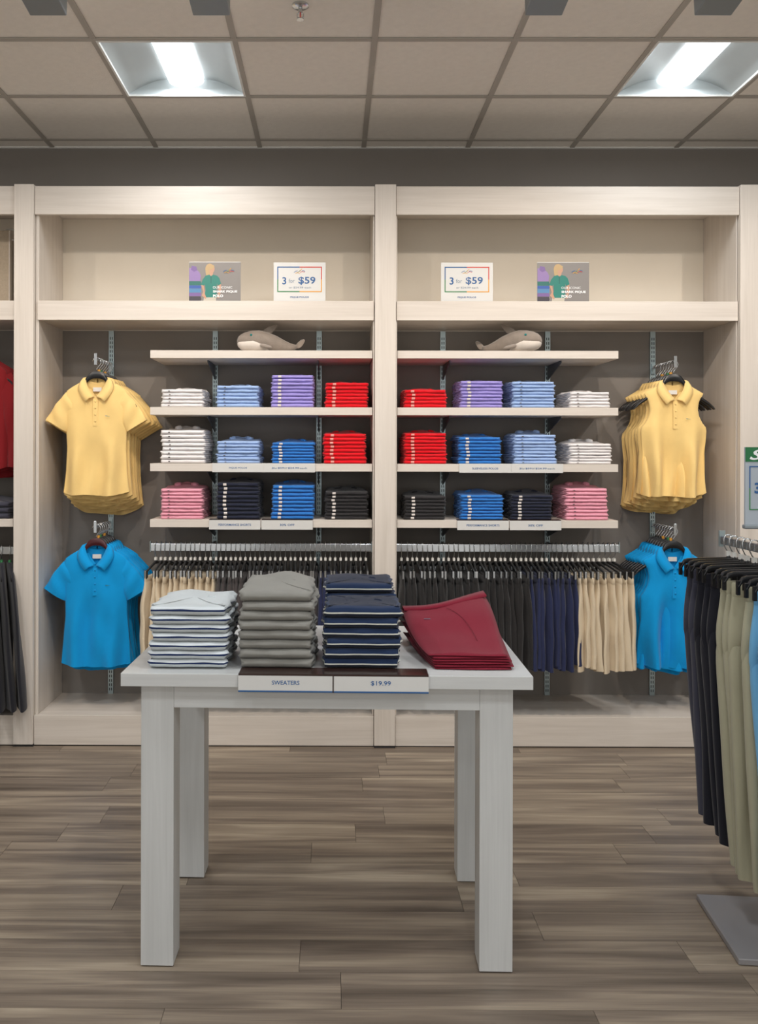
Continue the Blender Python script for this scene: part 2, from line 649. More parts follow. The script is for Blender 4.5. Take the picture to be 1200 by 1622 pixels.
# ------------------------------------------------------------------ display wall
YF = 4.70
YB = 5.149
BAYN = ['far left bay, mostly out of frame', 'left bay', 'right bay', 'far right bay, past the right post']
BAYS = [(-3.535, -1.723), (-1.59, .215), (.345, 2.17), (2.293, 4.08)]
POSTS = [(-3.662, -3.557), (-1.714, -1.609), (.224, .336), (2.178, 2.284), (4.09, 4.195)]
PN = ['far left of the wall', 'left of the left bay', 'between the two full bays', 'right of the right bay', 'far right of the wall']
for k, (a, b_) in enumerate(POSTS):
    c = (a + b_) / 2
    t = empty('wall_post', (c, YF, 0), label='pale wooden upright post ' + PN[k], cat='post', group='pale uprights of the display wall')
    MB().box(a - c, b_ - c, -.012, .028, 0.012, 3.022).build('face_board', M['wood_v'], t, bevel=.0015)
    MB().box(a - c + .004, b_ - c - .004, .0285, YB - YF, 0.012, 3.005).build('core', M['wood_v'], t)
    MB().box(a - c - .001, b_ - c + .001, -.008, .03, 0.0, .0118).build('shoe', M['rubber'], t)

STD = [[-3.246, -2.636, -2.027], [-1.301, -.691, -.082], [.643, 1.256, 1.870], [2.59, 3.2, 3.81]]
slots_n = 0
std_mb = MB()
std_mb.box(-.015, .015, -.012, 0, 0, 2.13)
z = .02
while z < 2.1:
    for s in (-1, 1):
        std_mb.box(s * .006 - .0022, s * .006 + .0022, -.0125, -.0118, z, z + .016, 1)
    z += .0254
std_me = std_mb.mesh('wall_standard', [M['steel'], M['slot']])
SN = ['left', 'middle', 'right']
for k, (a, b_) in enumerate(BAYS):
    c = (a + b_) / 2
    hw_ = (b_ - a) / 2
    full_l, full_r = POSTS[k][1] - c + .002, POSTS[k + 1][0] - c - .002
    t = empty('display_bay', (c, YF, 0), label='pale wooden display bay with dark grey back, ' + BAYN[k], cat='shelving unit', group='bays of the display wall')
    MB().box(full_l, full_r, 0, .026, 2.863, 3.015).build('header_board', M['wood_h'], t, bevel=.0015)
    MB().box(full_l, full_r, .0265, .44, 2.955, 2.975).build('top_panel', M['wood_h'], t)
    MB().box(-hw_ - .004, hw_ + .004, 0.008, .03, 2.296, 2.40).build('shelf_fascia', M['wood_h'], t, bevel=.0015)
    MB().box(-hw_ + .001, hw_ - .001, .0305, .438, 2.30, 2.398).build('cubby_shelf', M['wood_h'], t)
    for s in (-1, 1):
        o_ = (full_l if s < 0 else full_r)
        x0, x1 = sorted((s * hw_, o_))
        MB().box(x0, x1, .022, .438, .166, 2.954).build('side_panel', M['wood_v'], t, bevel=.001)
    MB().box(-hw_, hw_, .438, .446, .16, 2.296).build('back_panel', M['backpanel'], t)
    MB().box(-hw_, hw_, .4385, .446, 2.2965, 2.954).build('cubby_back', M['cubby'], t)
    MB().box(full_l, full_r, .004, .026, .006, .165).build('plinth_board', M['wood_h'], t, bevel=.0015)
    MB().box(full_l, full_r, .0265, .44, .145, .1655).build('deck', M['wood_h'], t)
    MB().box(full_l, full_r, .01, .03, 0.0, .0055).build('plinth_shoe', M['rubber'], t)
    for q, sx in enumerate(STD[k]):
        s_ = ob('wall_standard', std_me, None, (sx, YF + .437, .165))
        tag(s_, 'slotted steel upright channel, %s one of three in the %s' % (SN[q], BAYN[k].split(',')[0]), 'shelf standard', 'slotted steel standards')

# shelves on brackets
SHZ = [2.135, 1.828, 1.523, 1.220]
SHN = ['top shelf', 'second shelf', 'third shelf', 'bottom shelf']
YS = 4.722


def make_shelf(x0, x1, zt, stds, label, th=.042):
    c = (x0 + x1) / 2
    t = empty('wall_shelf', (c, YS, zt), label=label, cat='shelf', group='pale shelves with brackets')
    MB().box(x0 - c, x1 - c, 0, .40, -th, 0).build('board', M['wood_h'], t, bevel=.0015)
    for sx in stds:
        # triangular bracket in the YZ plane
        pr = MB()
        pts = [(.40, -th), (.10, -th), (.10, -th - .012), (.40, -th - .085)]
        xa, xb = sx - c - .0025, sx - c + .0025
        n = len(pts)
        vs = [(xa, p, q) for p, q in pts] + [(xb, p, q) for p, q in pts]
        fs = [tuple(range(n)), tuple(range(2 * n - 1, n - 1, -1))] + [(i, i + n, (i + 1) % n + n, (i + 1) % n) for i in range(n)]
        pr.add(vs, fs)
        pr.build('bracket', M['bracket'], t)
    return t


for q, zt in enumerate(SHZ):
    make_shelf(-.988, .2115, zt, STD[1][1:], 'pale wooden %s in the left bay' % SHN[q])
    make_shelf(.347, 1.538, zt, STD[2][:2], 'pale wooden %s in the right bay' % SHN[q])
make_shelf(-2.95, -1.728, 1.220, STD[0][1:], 'pale wooden shelf in the far left bay behind the post')


# ------------------------------------------------------------------ sign holders
def shelf_sign(x0, x1, Y, ztop, texts, label, h=.052, shelfdeep=.05, base=True):
    c = (x0 + x1) / 2
    t = empty('shelf_sign', (c, Y, ztop), label=label, cat='sign', group='white price strips on shelf edges')
    if base:
        MB().box(x0 - c, x1 - c, -.001, shelfdeep, .0006, .0022).build('tongue', M['acrylic_dark'], t)
    MB().box(x0 - c, x1 - c, -.0045, -.0012, -h, .0022).build('backing', M['acrylic_dark'] if base else M['signwhite'], t)
    n = len(texts)
    wd = (x1 - x0) / n
    for i, tx in enumerate(texts):
        a = x0 - c + i * wd + (.0015 if i else 0)
        MB().box(a, x0 - c + (i + 1) * wd - (.0015 if i < n - 1 else 0), -.0062, -.0046, -h + .0015, -.0015).build('card', M['signwhite'], t)
        cx = x0 - c + (i + .5) * wd
        off = 0
        tot = sum(p[1] for p in tx)
        xx = cx - tot / 2
        for body, wdt, hgt, ink in tx:
            o_ = ob('lettering', text_mesh(body, M[ink], wdt * .93, hgt, bold=.015), t, (xx + wdt / 2, -.0066, -h / 2))
            xx += wdt
    return t


def T(body, w_, h_, ink='ink_blue'):
    return (body, w_, h_, ink)


each = [T('3', .008, .010), T('for', .018, .010, 'ink_pale'), T('$59', .028, .010), T('or', .014, .008, 'ink_pale'), T('$24.99', .052, .010), T('each', .034, .009, 'ink_pale')]
each = [(b, w_ * 1.25, h_, i_) for b, w_, h_, i_ in each]
s1, s2 = px(336, 4.715), px(499, 4.715)
shelf_sign(s1, s2, YS - .001, SHZ[2], [[T('PIQUE POLOS', .105, .010)], each], 'white strip reading PIQUE POLOS, 3 for $59, on left bay third shelf', h=.047, base=False)
shelf_sign(px(727, 4.715), px(891, 4.715), YS - .001, SHZ[2], [[T('SLEEVELESS POLOS', .15, .010)], each], 'white strip reading SLEEVELESS POLOS, 3 for $59, on right bay third shelf', h=.047, base=False)
for (a, b_, bay) in ((331, 413.5, 'left bay'), (724, 806.5, 'right bay')):
    for q, (tx, wd) in enumerate((('PERFORMANCE SHORTS', .19), ('30% OFF', .085))):
        xx0 = px(a + q * 83, 4.715)
        shelf_sign(xx0, xx0 + .277, YS - .001, SHZ[3], [[T(tx, wd, .012)]], 'white sign reading %s on the %s bottom shelf' % (tx, bay), h=.054)


def logo_mesh(s):
    mb = MB()
    import itertools
    strokes = [((-1, -.1), (-.7, .15), (-.35, .22), 0), ((-.5, -.2), (-.1, .1), (.2, .35), 1), ((0, .1), (.3, .45), (.45, .6), 2),
               ((.1, -.1), (.5, .1), (.95, -.05), 3), ((-.8, -.25), (-.4, -.1), (.1, -.3), 2), ((.4, .2), (.75, .25), (1, .1), 0)]
    for a, b_, c_, mi in strokes:
        P = [a, b_, c_]
        for p, q in ((a, b_), (b_, c_)):
            d = Vector((q[0] - p[0], q[1] - p[1])).normalized() * .045
            nx, nz = -d.y, d.x
            mb.add([((p[0] + nx) * s, 0, (p[1] + nz) * s), ((q[0] + nx) * s, 0, (q[1] + nz) * s), ((q[0] - nx) * s, 0, (q[1] - nz) * s), ((p[0] - nx) * s, 0, (p[1] - nz) * s)], [(0, 1, 2, 3)], mi)
    return mb.mesh('logo', [M['ink_blue'], M['ink_green'], M['ink_orange'], M['ink_red']])


LOGO = logo_mesh(.03)


def frame_print(w_, h_, t_, zc):
    """rectangle outline printed in blue, red, orange and green runs"""
    mb = MB()
    x = w_ / 2
    z = h_ / 2
    def bar(x0, x1, z0, z1, mi):
        mb.box(x0, x1, -.0003, .0003, z0 + zc, z1 + zc, mi)
    bar(-x, 0, z - t_, z, 0)
    bar(0, x, z - t_, z, 1)
    bar(x - t_, x, 0, z - t_, 1)
    bar(x - t_, x, -z, 0, 2)
    bar(0, x - t_, -z, -z + t_, 2)
    bar(-x, 0, -z, -z + t_, 3)
    bar(-x, -x + t_, -z + t_, 0, 3)
    bar(-x, -x + t_, 0, z - t_, 0)
    return mb.mesh('printed_frame', [M['ink_blue'], M['ink_red'], M['ink_orange'], M['ink_green']])


def stand_base(t, w_, h_):
    MB().box(-w_ / 2, w_ / 2, -.014, .05, 0, .0035).build('foot', M['acrylic_dark'], t, bevel=.0008)
    MB().box(-w_ / 2, w_ / 2, -.002, .002, .0036, h_).build('card', M['signwhite'], t)


def price_sign(x, Y, z, label):
    W_, H_ = .281, .215
    t = empty('price_sign', (x, Y, z), label=label, cat='sign', group='framed price signs on the cubby shelf')
    stand_base(t, W_, H_)
    ob('printed_frame', frame_print(.242, .138, .0052, .123), t, (0, -.0026, 0))
    ob('logo', LOGO, t, (0, -.0028, .163))
    ob('lettering', text_mesh('3', M['ink_blue'], None, .040, .018), t, (-.083, -.0028, .115))
    ob('lettering', text_mesh('for', M['ink_pale'], .032, .022), t, (-.043, -.0028, .115))
    ob('lettering', text_mesh('$59', M['ink_blue'], .092, .044, .018), t, (.040, -.0028, .115))
    ob('lettering', text_mesh('or $24.99 each', M['ink_pale'], .12, .012), t, (.002, -.0028, .078))
    ob('lettering', text_mesh('PIQUE POLOS', M['ink_blue'], .10, .0105, .02), t, (0, -.0028, .026))
    return t


PM = {}
for nm, c in (('bg', (150, 144, 140)), ('skin', (222, 170, 140)), ('hair', (214, 180, 128)), ('teal', (22, 138, 124)), ('tealdark', (14, 108, 98)),
              ('khaki', (224, 214, 196)), ('violet', (164, 134, 196)), ('violetd', (136, 104, 172)), ('tgreen', (30, 120, 110)),
              ('tblue', (50, 100, 190)), ('tcyan', (90, 150, 200)), ('twhite', (214, 214, 224)), ('tdark', (70, 64, 76)), ('halo', (166, 160, 156))):
    PM[nm] = plain('print ' + nm, rgb(*[q * .86 for q in c]), 0.4, vary=0.0)
PK = list(PM)


def picture_mesh():
    mb = MB()
    mi = {k: i for i, k in enumerate(PK)}
    lay = [0]

    def poly(pts, m_):
        lay[0] += 1
        yy = -.0024 - .00012 * lay[0]
        mb.add([(p[0], yy, p[1]) for p in pts], [tuple(range(len(pts)))], mi[m_])

    def ell(cx, cz, rx, rz, m_, n=20, rot=0):
        poly([(cx + rx * math.cos(2 * PI * k / n) * math.cos(rot) - rz * math.sin(2 * PI * k / n) * math.sin(rot),
               cz + rx * math.cos(2 * PI * k / n) * math.sin(rot) + rz * math.sin(2 * PI * k / n) * math.cos(rot)) for k in range(n)], m_)
    W_, H_ = .281, .215
    poly([(-W_ / 2, .004), (W_ / 2, .004), (W_ / 2, H_), (-W_ / 2, H_)], 'bg')
    # shirts piled at the left
    x0, x1 = -.14, -.08
    zz = .004
    for hgt, m_ in ((.026, 'tdark'), (.018, 'violetd'), (.022, 'tcyan'), (.016, 'tblue'), (.022, 'tgreen')):
        poly([(x0, zz), (x1 + .004, zz), (x1 + .006, zz + hgt * .5), (x1 + .003, zz + hgt), (x0, zz + hgt)], m_)
        zz += hgt + .001
    poly([(x0, zz), (x1, zz), (x1 + .004, zz + .03), (x1 - .006, zz + .05), (x1 - .02, zz + .062), (x0 + .02, zz + .07), (x0, zz + .072)], 'violet')
    poly([(x0 + .01, zz + .062), (x0 + .026, zz + .05), (x1 - .016, zz + .058), (x1 - .02, zz + .078), (x0 + .014, zz + .084)], 'violetd')
    # woman in a teal polo, seen to the waist
    ell(-.028, .178, .024, .03, 'hair')
    ell(-.037, .158, .013, .032, 'hair', rot=.15)
    poly([(-.03, .142), (-.012, .142), (-.008, .165), (-.028, .165)], 'skin')
    ell(-.017, .178, .0155, .021, 'skin')
    poly([(-.062, .004), (.006, .004), (.008, .03), (-.058, .03)], 'khaki')
    poly([(-.066, .122), (-.05, .142), (-.03, .148), (-.021, .138), (-.01, .148), (.012, .142), (.024, .13), (.034, .098), (.016, .088), (.012, .1),
          (.008, .06), (.012, .024), (-.06, .024), (-.05, .06), (-.054, .096), (-.06, .088), (-.076, .092)], 'teal')
    poly([(-.024, .139), (-.021, .138), (-.018, .139), (-.019, .1), (-.023, .1)], 'tealdark')
    poly([(-.074, .092), (-.06, .088), (-.058, .062), (-.072, .035), (-.05, .014), (-.046, .022), (-.06, .036), (-.05, .066), (-.054, .096), (-.08, .06)][:6], 'skin')
    poly([(.018, .088), (.033, .097), (.034, .06), (.022, .02), (.014, .02), (.02, .06)], 'skin')
    ell(-.021, .186, .02, .011, 'hair', rot=.5)
    return mb.mesh('printed_picture', [PM[k] for k in PK])


PIC = picture_mesh()


def picture_sign(x, Y, z, label):
    t = empty('picture_sign', (x, Y, z), label=label, cat='sign', group='picture signs on the cubby shelf')
    stand_base(t, .281, .218)
    ob('printed_picture', PIC, t)
    ob('logo', LOGO, t, (.075, -.0052, .165))
    ob('lettering', text_mesh('OUR ICONIC', M['ink_white'], .105, .013), t, (.042, -.0054, .078))
    ob('lettering', text_mesh('SHARK PIQUE', M['ink_white'], .132, .015, .035), t, (.056, -.0054, .055))
    ob('lettering', text_mesh('POLO', M['ink_white'], .055, .015, .035), t, (.018, -.0054, .032))


ZSH = 2.402
YSG = 4.755
picture_sign(px(339, 4.74), YSG, ZSH, 'picture sign of woman in teal polo, left bay upper ledge')
price_sign(px(473.5, 4.74), YSG, ZSH, 'white 3 for $59 price sign on the left bay upper ledge')
price_sign(px(739, 4.74), YSG, ZSH, 'white 3 for $59 price sign on the right bay upper ledge')
picture_sign(px(891.5, 4.74), YSG, ZSH, 'picture sign of woman in teal polo, right bay upper ledge')

# ------------------------------------------------------------------ plush sharks
M['plush'] = plain('grey plush', rgb(142, 130, 119), 0.95, bump=0.8, bscale=250, vary=0.12, nscale=25, sheen=.4)
M['plush_pale'] = plain('pale plush', rgb(214, 203, 192), 0.95, bump=0.8, bscale=250, vary=0.06, nscale=25, sheen=.4)
M['eye'] = plain('teal eye', rgb(20, 130, 130), 0.15, vary=0.0)


def shark(x, Y, z, flip, label):
    t = empty('plush_shark', (x, Y, z), label=label, cat='soft toy', group='grey plush sharks on the top shelves', rz=R(6 if flip > 0 else -27))
    t.scale = (.93, .93, .93)
    f = flip                                      # +1 nose to the left
    st = [(-.182, .058, .008), (-.176, .062, .022), (-.160, .066, .034), (-.135, .068, .045), (-.095, .068, .056), (-.05, .066, .061), (0, .058, .056),
          (.05, .048, .047), (.095, .036, .034), (.13, .029, .024), (.155, .03, .016), (.172, .034, .010)]
    rings = []
    for x_, zc, r in st:
        rings.append([(f * x_, r * .95 * math.cos(2 * PI * k / 20), max(.003, zc + r * math.sin(2 * PI * k / 20))) for k in range(20)])
    o_ = MB().loft(rings).build('body', M['plush'], t, smooth=True)
    # pale belly and muzzle
    rings = []
    for x_, zc, r in [(-.180, .048, .008), (-.174, .046, .022), (-.158, .042, .034), (-.13, .040, .045), (-.09, .040, .055), (-.04, .036, .048), (0, .028, .030), (.02, .022, .016)]:
        rings.append([(f * x_, r * 1.12 * math.cos(2 * PI * k / 18), max(.001, zc + r * .80 * math.sin(2 * PI * k / 18) - .004)) for k in range(18)])
    MB().loft(rings).build('belly', M['plush_pale'], t, smooth=True)

    def fin(pts, th, name, mat=M['plush'], ctr=None):
        pts = [Vector(p) for p in pts]
        c = sum(pts, Vector()) / len(pts)
        n = (pts[1] - pts[0]).cross(pts[2] - pts[0]).normalized()
        rings = [[c + (p - c) * .8 + n * th for p in pts], [c + (p - c) * 1.0 + n * th * .4 for p in pts], [c + (p - c) * 1.0 - n * th * .4 for p in pts], [c + (p - c) * .8 - n * th for p in pts]]
        o2 = MB().loft(rings).build(name, mat, t, smooth=True)
        sd = o2.modifiers.new('Subdivision', 'SUBSURF')
        sd.levels = sd.render_levels = 2
    fin([(f * -.045, 0, .112), (f * .02, 0, .100), (f * .035, 0, .130), (f * .075, 0, .170), (f * .03, 0, .162), (f * -.015, 0, .140)], .009, 'dorsal_fin')
    fin([(f * .155, 0, .022), (f * .17, 0, .05), (f * .20, .01, .078), (f * .225, .015, .082), (f * .205, .008, .045), (f * .185, 0, .02)], .010, 'tail_fin')
    fin([(f * -.06, -.05, .04), (f * -.01, -.055, .035), (f * .03, -.085, .014), (f * .01, -.09, .01), (f * -.04, -.08, .018)], .009, 'side_fin')
    for s in (-1, 1):
        MB().ball((f * -.100, s * .047, .092), .0068, 10, 8).build('eye', M['eye'], t, smooth=True)
    return t


shark(px(424, 4.80), 4.80, SHZ[0] + .001, 1, 'grey plush shark facing left on the left bay top shelf')
shark(px(808, 4.80), 4.80, SHZ[0] + .001, -1, 'grey plush shark facing right on the right bay top shelf')


# ------------------------------------------------------------------ folded garments
def folded(W_, D_, T_, seed, bands=None, top=False, puff=.02, per=44, rough=1.0):
    """soft folded slab; origin at the front bottom centre; bands: list of (upper z fraction, material index)"""
    rnd = random.Random(seed)
    ph = [rnd.uniform(0, 6.28) for _ in range(8)]
    if bands:
        lv = [0.0, .12]
        for u, _ in bands:
            lv.append(u)
        lv = sorted(set(lv + [.88, 1.0]))
    else:
        lv = [0, .10, .28, .44, .5, .56, .75, .90, 1.0]
    pts = []
    # perimeter, starting at front left going right (front has many points)
    nf, ns = 16, 9
    for i in range(nf):
        pts.append((-W_ / 2 + W_ * (i + .5) / nf, 0.0, 0, -1))
    for i in range(ns):
        pts.append((W_ / 2, D_ * (i + .5) / ns, 1, 0))
    for i in range(nf // 2):
        pts.append((W_ / 2 - W_ * (i + .5) / (nf // 2), D_, 0, 1))
    for i in range(ns):
        pts.append((-W_ / 2, D_ - D_ * (i + .5) / ns, -1, 0))
    def ring(lvz):
        r_ = []
        t = lvz * 2 - 1
        e = 1 - math.sqrt(max(0, 1 - t * t * .985))
        for (x, y, nx, ny) in pts:
            if ny == -1:
                off = -e * T_ * .62
                off += .0012 * rough * math.sin(9 * x / W_ + ph[0]) + .0008 * rough * math.sin(21 * x / W_ + ph[1] + lvz * 2)
            else:
                off = -e * T_ * .40
                cre = math.exp(-((lvz - .5) / .10) ** 2)
                off -= cre * .006
                off += rough * (.004 * math.sin(5 * y / D_ * 3 + ph[2] + lvz * 3) + .0025 * math.sin(33 * y / D_ + ph[3] + 5 * lvz) if nx else .002 * math.sin(9 * x / W_ + ph[4]))
            cornr = 0
            ex = abs(x) / (W_ / 2)
            z = lvz * T_
            drop = 0
            if ny == -1:
                drop = .0016 * math.sin(4.5 * x / W_ + ph[5]) * (lvz > .5)
                if ex > .9:
                    off -= .006 * (ex - .9) / .1
            r_.append((x + nx * off, y + ny * off, z - abs(drop)))
        return r_
    rings = [ring(l) for l in lv]
    mrow = None
    if bands:
        mrow = []
        for a, b_ in zip(lv, lv[1:]):
            mid = (a + b_) / 2
            mrow.append(next((m_ for u, m_ in bands if mid < u), 0))
    # cap rings
    n = len(pts)
    last = rings[-1]
    cx, cy = 0, D_ * .5
    for s in (.93, .78, .55, .28, .08):
        rr = []
        for (x, y, z) in last:
            X = cx + (x - cx) * s
            Y = cy + (y - cy) * s
            dz = .0010 * math.sin(40 * X + ph[6]) + .0008 * math.sin(50 * Y + ph[7])
            if top:
                yy = Y / D_
                dz += puff * sm(.25, .72, yy) * (1 - .5 * sm(.85, 1.0, yy)) * (1 - .5 * (abs(X) / (W_ / 2)) ** 3) + puff * .25 * math.sin(X / W_ * 9 + ph[3]) * sm(.4, .8, yy)
            rr.append((X, Y, T_ + dz * (1 if top else (1 - s) * .8) - .0005))
        rings.append(rr)
        if mrow is not None:
            mrow.append(0)
    mb = MB()
    mb.loft(rings, True, 0, True, mrow)
    return mb


def collar_fold(W_, D_, T_, seed, puff):
    """folded collar lying on top of a folded shirt: a low horseshoe band with two points"""
    mb = MB()
    z0 = T_ + puff * .45
    rings = []
    nn = 22
    for k in range(nn + 1):
        a = PI * (k / nn) * 1.3 - .15 * PI
        dx, dy = math.cos(a), math.sin(a)
        cx, cy = W_ * .20 * dx, D_ * .60 + D_ * .20 * dy
        wd = .016 + .010 * (1 - abs(math.sin(a)))
        h = .006 + .0025 * math.sin(4 * a + seed)
        rings.append([(cx + dx * wd, cy + dy * wd, z0 - .012), (cx + dx * wd * .8, cy + dy * wd * .8, z0 + h * .3), (cx + dx * wd * .2, cy + dy * wd * .2, z0 + h * .9),
                      (cx - dx * wd * .4, cy - dy * wd * .4, z0 + h), (cx - dx * wd * .7, cy - dy * wd * .7, z0 + h * .2), (cx - dx * wd * .7, cy - dy * wd * .7, z0 - .014)])
    mb.loft(rings, True)
    return mb


_fc = {}
TAPE = {'white': 'tape_dark', 'pink': 'tape_dark', 'red': 'tape_red', 'light blue': 'tape_dark'}


def folded_mesh(W_, D_, T_, col, var, top):
    key = (round(W_, 3), T_, col, var, top)
    if key not in _fc:
        _fc[key] = folded(W_, D_, T_, 100 + var * 7 + (50 if top else 0), None, top).mesh('folded_shirt', CL[col], True)
    return _fc[key]


_lb = {}


def stack(x0, x1, zbase, ztop, n, col, where, side, tshirt='polo', lab_frac=.2, puff=.022):
    Yf = YS + .012
    W_ = (x1 - x0)
    D_ = .325
    T_ = (ztop - zbase) / n
    W_ = round(W_, 2)
    T_ = round(T_ - .0006, 4)
    cx = (x0 + x1) / 2
    for i in range(n):
        top = (i == n - 1)
        jx = random.uniform(-.0035, .0035)
        t = empty('folded_shirt', (cx + jx, Yf + random.uniform(0, .006), zbase + .0012 + i * (T_ + .0006)), rz=R(random.uniform(-1.2, 1.2)))
        fromtop = n - i
        nm = 'topmost' if top else ('bottom' if i == 0 else ORD[fromtop] + ' from top')
        tag(t, 'folded %s %s, %s of its stack, %s' % (col, tshirt, nm, where), 'shirt', '%s folded shirts stacked, %s' % (col, where))
        ob('body', folded_mesh(W_, D_, T_, col, i % 4, top), t)
        # size sticker on the front fold
        mt = M[TAPE.get(col, 'tape')]
        key = (T_, mt.name)
        if key not in _lb:
            sw = .018 if mt.name != 'dark size print' else .010
            mb = MB()
            rws = []
            for a in range(6):
                q = -.62 + 1.24 * a / 5
                rws.append([(-sw / 2, -.0016 + T_ * .62 * (1 - math.sqrt(1 - q * q * .985)), T_ / 2 + q * T_ / 2), (sw / 2, -.0016 + T_ * .62 * (1 - math.sqrt(1 - q * q * .985)), T_ / 2 + q * T_ / 2)])
            if mt.name == 'dark size print':
                rws = rws[1:4]
            mb.loft(rws, False, closed=False)
            _lb[key] = mb.mesh('size_sticker', mt, True)
        ob('size_sticker', _lb[key], t, (-W_ / 2 + W_ * lab_frac, -.0008, 0))
        if top:
            collar_fold(W_, D_, T_, len(_fc), puff).build('collar', CL[col], t, smooth=True)


def row(lst, zb, bay, shelf, side, puff=.03):
    for (a, b_, yt, n, col, pos) in lst:
        stack(px(a, YS + .01), px(b_, YS + .01), zb, pz(yt, YS + .01), n, col, '%s %s %s' % (bay, shelf, pos), side, puff=puff * (1.6 if col in ('pink', 'white', 'light blue') and shelf != 'second shelf' else 1))


row([(254, 321, 617, 5, 'white', 'left end'), (342, 409, 611, 6, 'light blue', 'near left'), (430, 496, 594, 9, 'lavender', 'near right'), (515, 582, 606, 7, 'red', 'right end')], SHZ[1], 'left bay', 'second shelf', 1, .022)
row([(254, 324, 682, 8, 'white', 'left end'), (343, 409, 699, 7, 'light blue', 'near left'), (430, 498, 701, 7, 'blue', 'near right'), (512, 580, 687, 8, 'red', 'right end')], SHZ[2], 'left bay', 'third shelf', 1)
row([(253, 321, 775, 9, 'pink', 'left end'), (343, 410, 765, 9, 'navy', 'near left'), (430, 497, 769, 9, 'blue', 'near right'), (515, 582, 779, 8, 'black', 'right end')], SHZ[3], 'left bay', 'bottom shelf', 1)
row([(641, 707, 617, 5, 'red', 'left end'), (729, 796, 603, 8, 'lavender', 'near left'), (811, 879, 604, 8, 'light blue', 'near right'), (902, 966, 620, 5, 'white', 'right end')], SHZ[1], 'right bay', 'second shelf', -1, .022)
row([(640, 708, 686, 9, 'red', 'left end'), (727, 794, 692, 8, 'blue', 'near left'), (814, 881, 688, 9, 'light blue', 'near right'), (901, 969, 702, 7, 'white', 'right end')], SHZ[2], 'right bay', 'third shelf', -1)
row([(641, 706, 786, 7, 'black', 'left end'), (730, 797, 784, 8, 'blue', 'near left'), (811, 875, 784, 8, 'navy', 'near right'), (896, 963, 773, 9, 'pink', 'right end')], SHZ[3], 'right bay', 'bottom shelf', -1)


# ------------------------------------------------------------------ hanging shirts
TH = [(0, .010), (-.03, .018), (-.08, .028), (-.14, .034), (-.26, .036), (-.40, .033), (-.64, .037)]
HW_POLO = [(0, .060), (-.02, .092), (-.045, .135), (-.065, .162), (-.10, .170), (-.20, .168), (-.28, .163), (-.38, .159), (-.50, .170), (-.64, .190)]
HW_TANK = [(0, .060), (-.025, .095), (-.05, .135), (-.064, .160), (-.075, .156), (-.11, .136), (-.15, .130), (-.19, .136), (-.225, .152), (-.25, .172), (-.27, .174), (-.38, .164), (-.50, .178), (-.64, .198)]
HW_KNIT = [(0, .070), (-.02, .10), (-.05, .15), (-.075, .185), (-.12, .20), (-.30, .20), (-.5, .20), (-.60, .195), (-.64, .19)]


def shirt_body(hwt, hem, seed, nd=.10, tail=.03, fold=1.0):
    rnd = random.Random(seed)
    ph = [rnd.uniform(0, 6.28) for _ in range(8)]
    NA, NR = 72, 34
    mb = MB()
    rings = []
    for r_ in range(NR + 1):
        w_ = r_ / NR
        v = 1 - (1 - w_) ** 1.7
        rg = []
        for k in range(NA):
            a = 2 * PI * k / NA
            c, s = math.cos(a), math.sin(a)
            sx = abs(c)
            rim = -(nd * (1 - sx ** 1.3) if s < 0 else .02 * (1 - sx))
            zh = -hem + .018 * sx ** 4 - (tail * (1 - sx ** 2) if s > 0 else 0)
            z = zh + (rim - zh) * v
            hwz = keys(hwt, z)
            th = keys(TH, z)
            x = hwz * math.copysign(sx ** .85, c)
            y = th * math.copysign(abs(s) ** .8, s)
            amp = sm(-.10, -hem, z) * .024 * fold
            y += amp * (math.sin(34 * x + ph[0] + z * 2) + .6 * math.sin(61 * x + ph[1] - z * 4)) * (abs(s) ** .6)
            y += .002 * math.sin(22 * z + 18 * x + ph[2]) * abs(s)
            # tension lines falling from the shoulders
            y += .0045 * math.sin(46 * abs(x) + 20 * z + ph[3]) * sm(0, -.1, z) * abs(s)
            x += .30 * amp * math.sin(9 * z + ph[5]) * c
            z2 = z + (0.004 * math.sin(30 * x + ph[4]) if r_ == 0 else 0)
            rg.append((x, y, z2))
        rings.append(rg)
    mb.loft(rings, False)
    return mb


def sleeve(mb, side, path, halfs, th=.026, seed=0):
    rings = []
    P = [Vector((p[0], 0, p[1])) for p in path]
    n = len(P)
    M_ = 14
    def bez(t):
        f_ = t * (n - 1)
        i = min(int(f_), n - 2)
        u = f_ - i
        return P[i].lerp(P[i + 1], u), (P[i + 1] - P[i]).normalized(), halfs[i] + (halfs[i + 1] - halfs[i]) * u
    for i in range(M_ + 1):
        t = i / M_
        c, d, h = bez(t)
        if 0 < t < 1 and n > 2:
            d = (bez(min(1, t + .15))[0] - bez(max(0, t - .15))[0]).normalized()
        nrm = Vector((-d.z, 0, d.x))
        rg = []
        for k in range(22):
            a = 2 * PI * k / 22
            hh = h * math.cos(a)
            tt = th * (.6 + .4 * sm(0, .25, t)) * math.sin(a)
            tt += .005 * math.sin(3 * a + 7 * t + seed) + .005 * math.sin(14 * t + 2 * a + seed)
            q = c + nrm * hh
            rg.append((side * q.x, tt, q.z))
        rings.append(rg)
    mb.loft(rings, False)


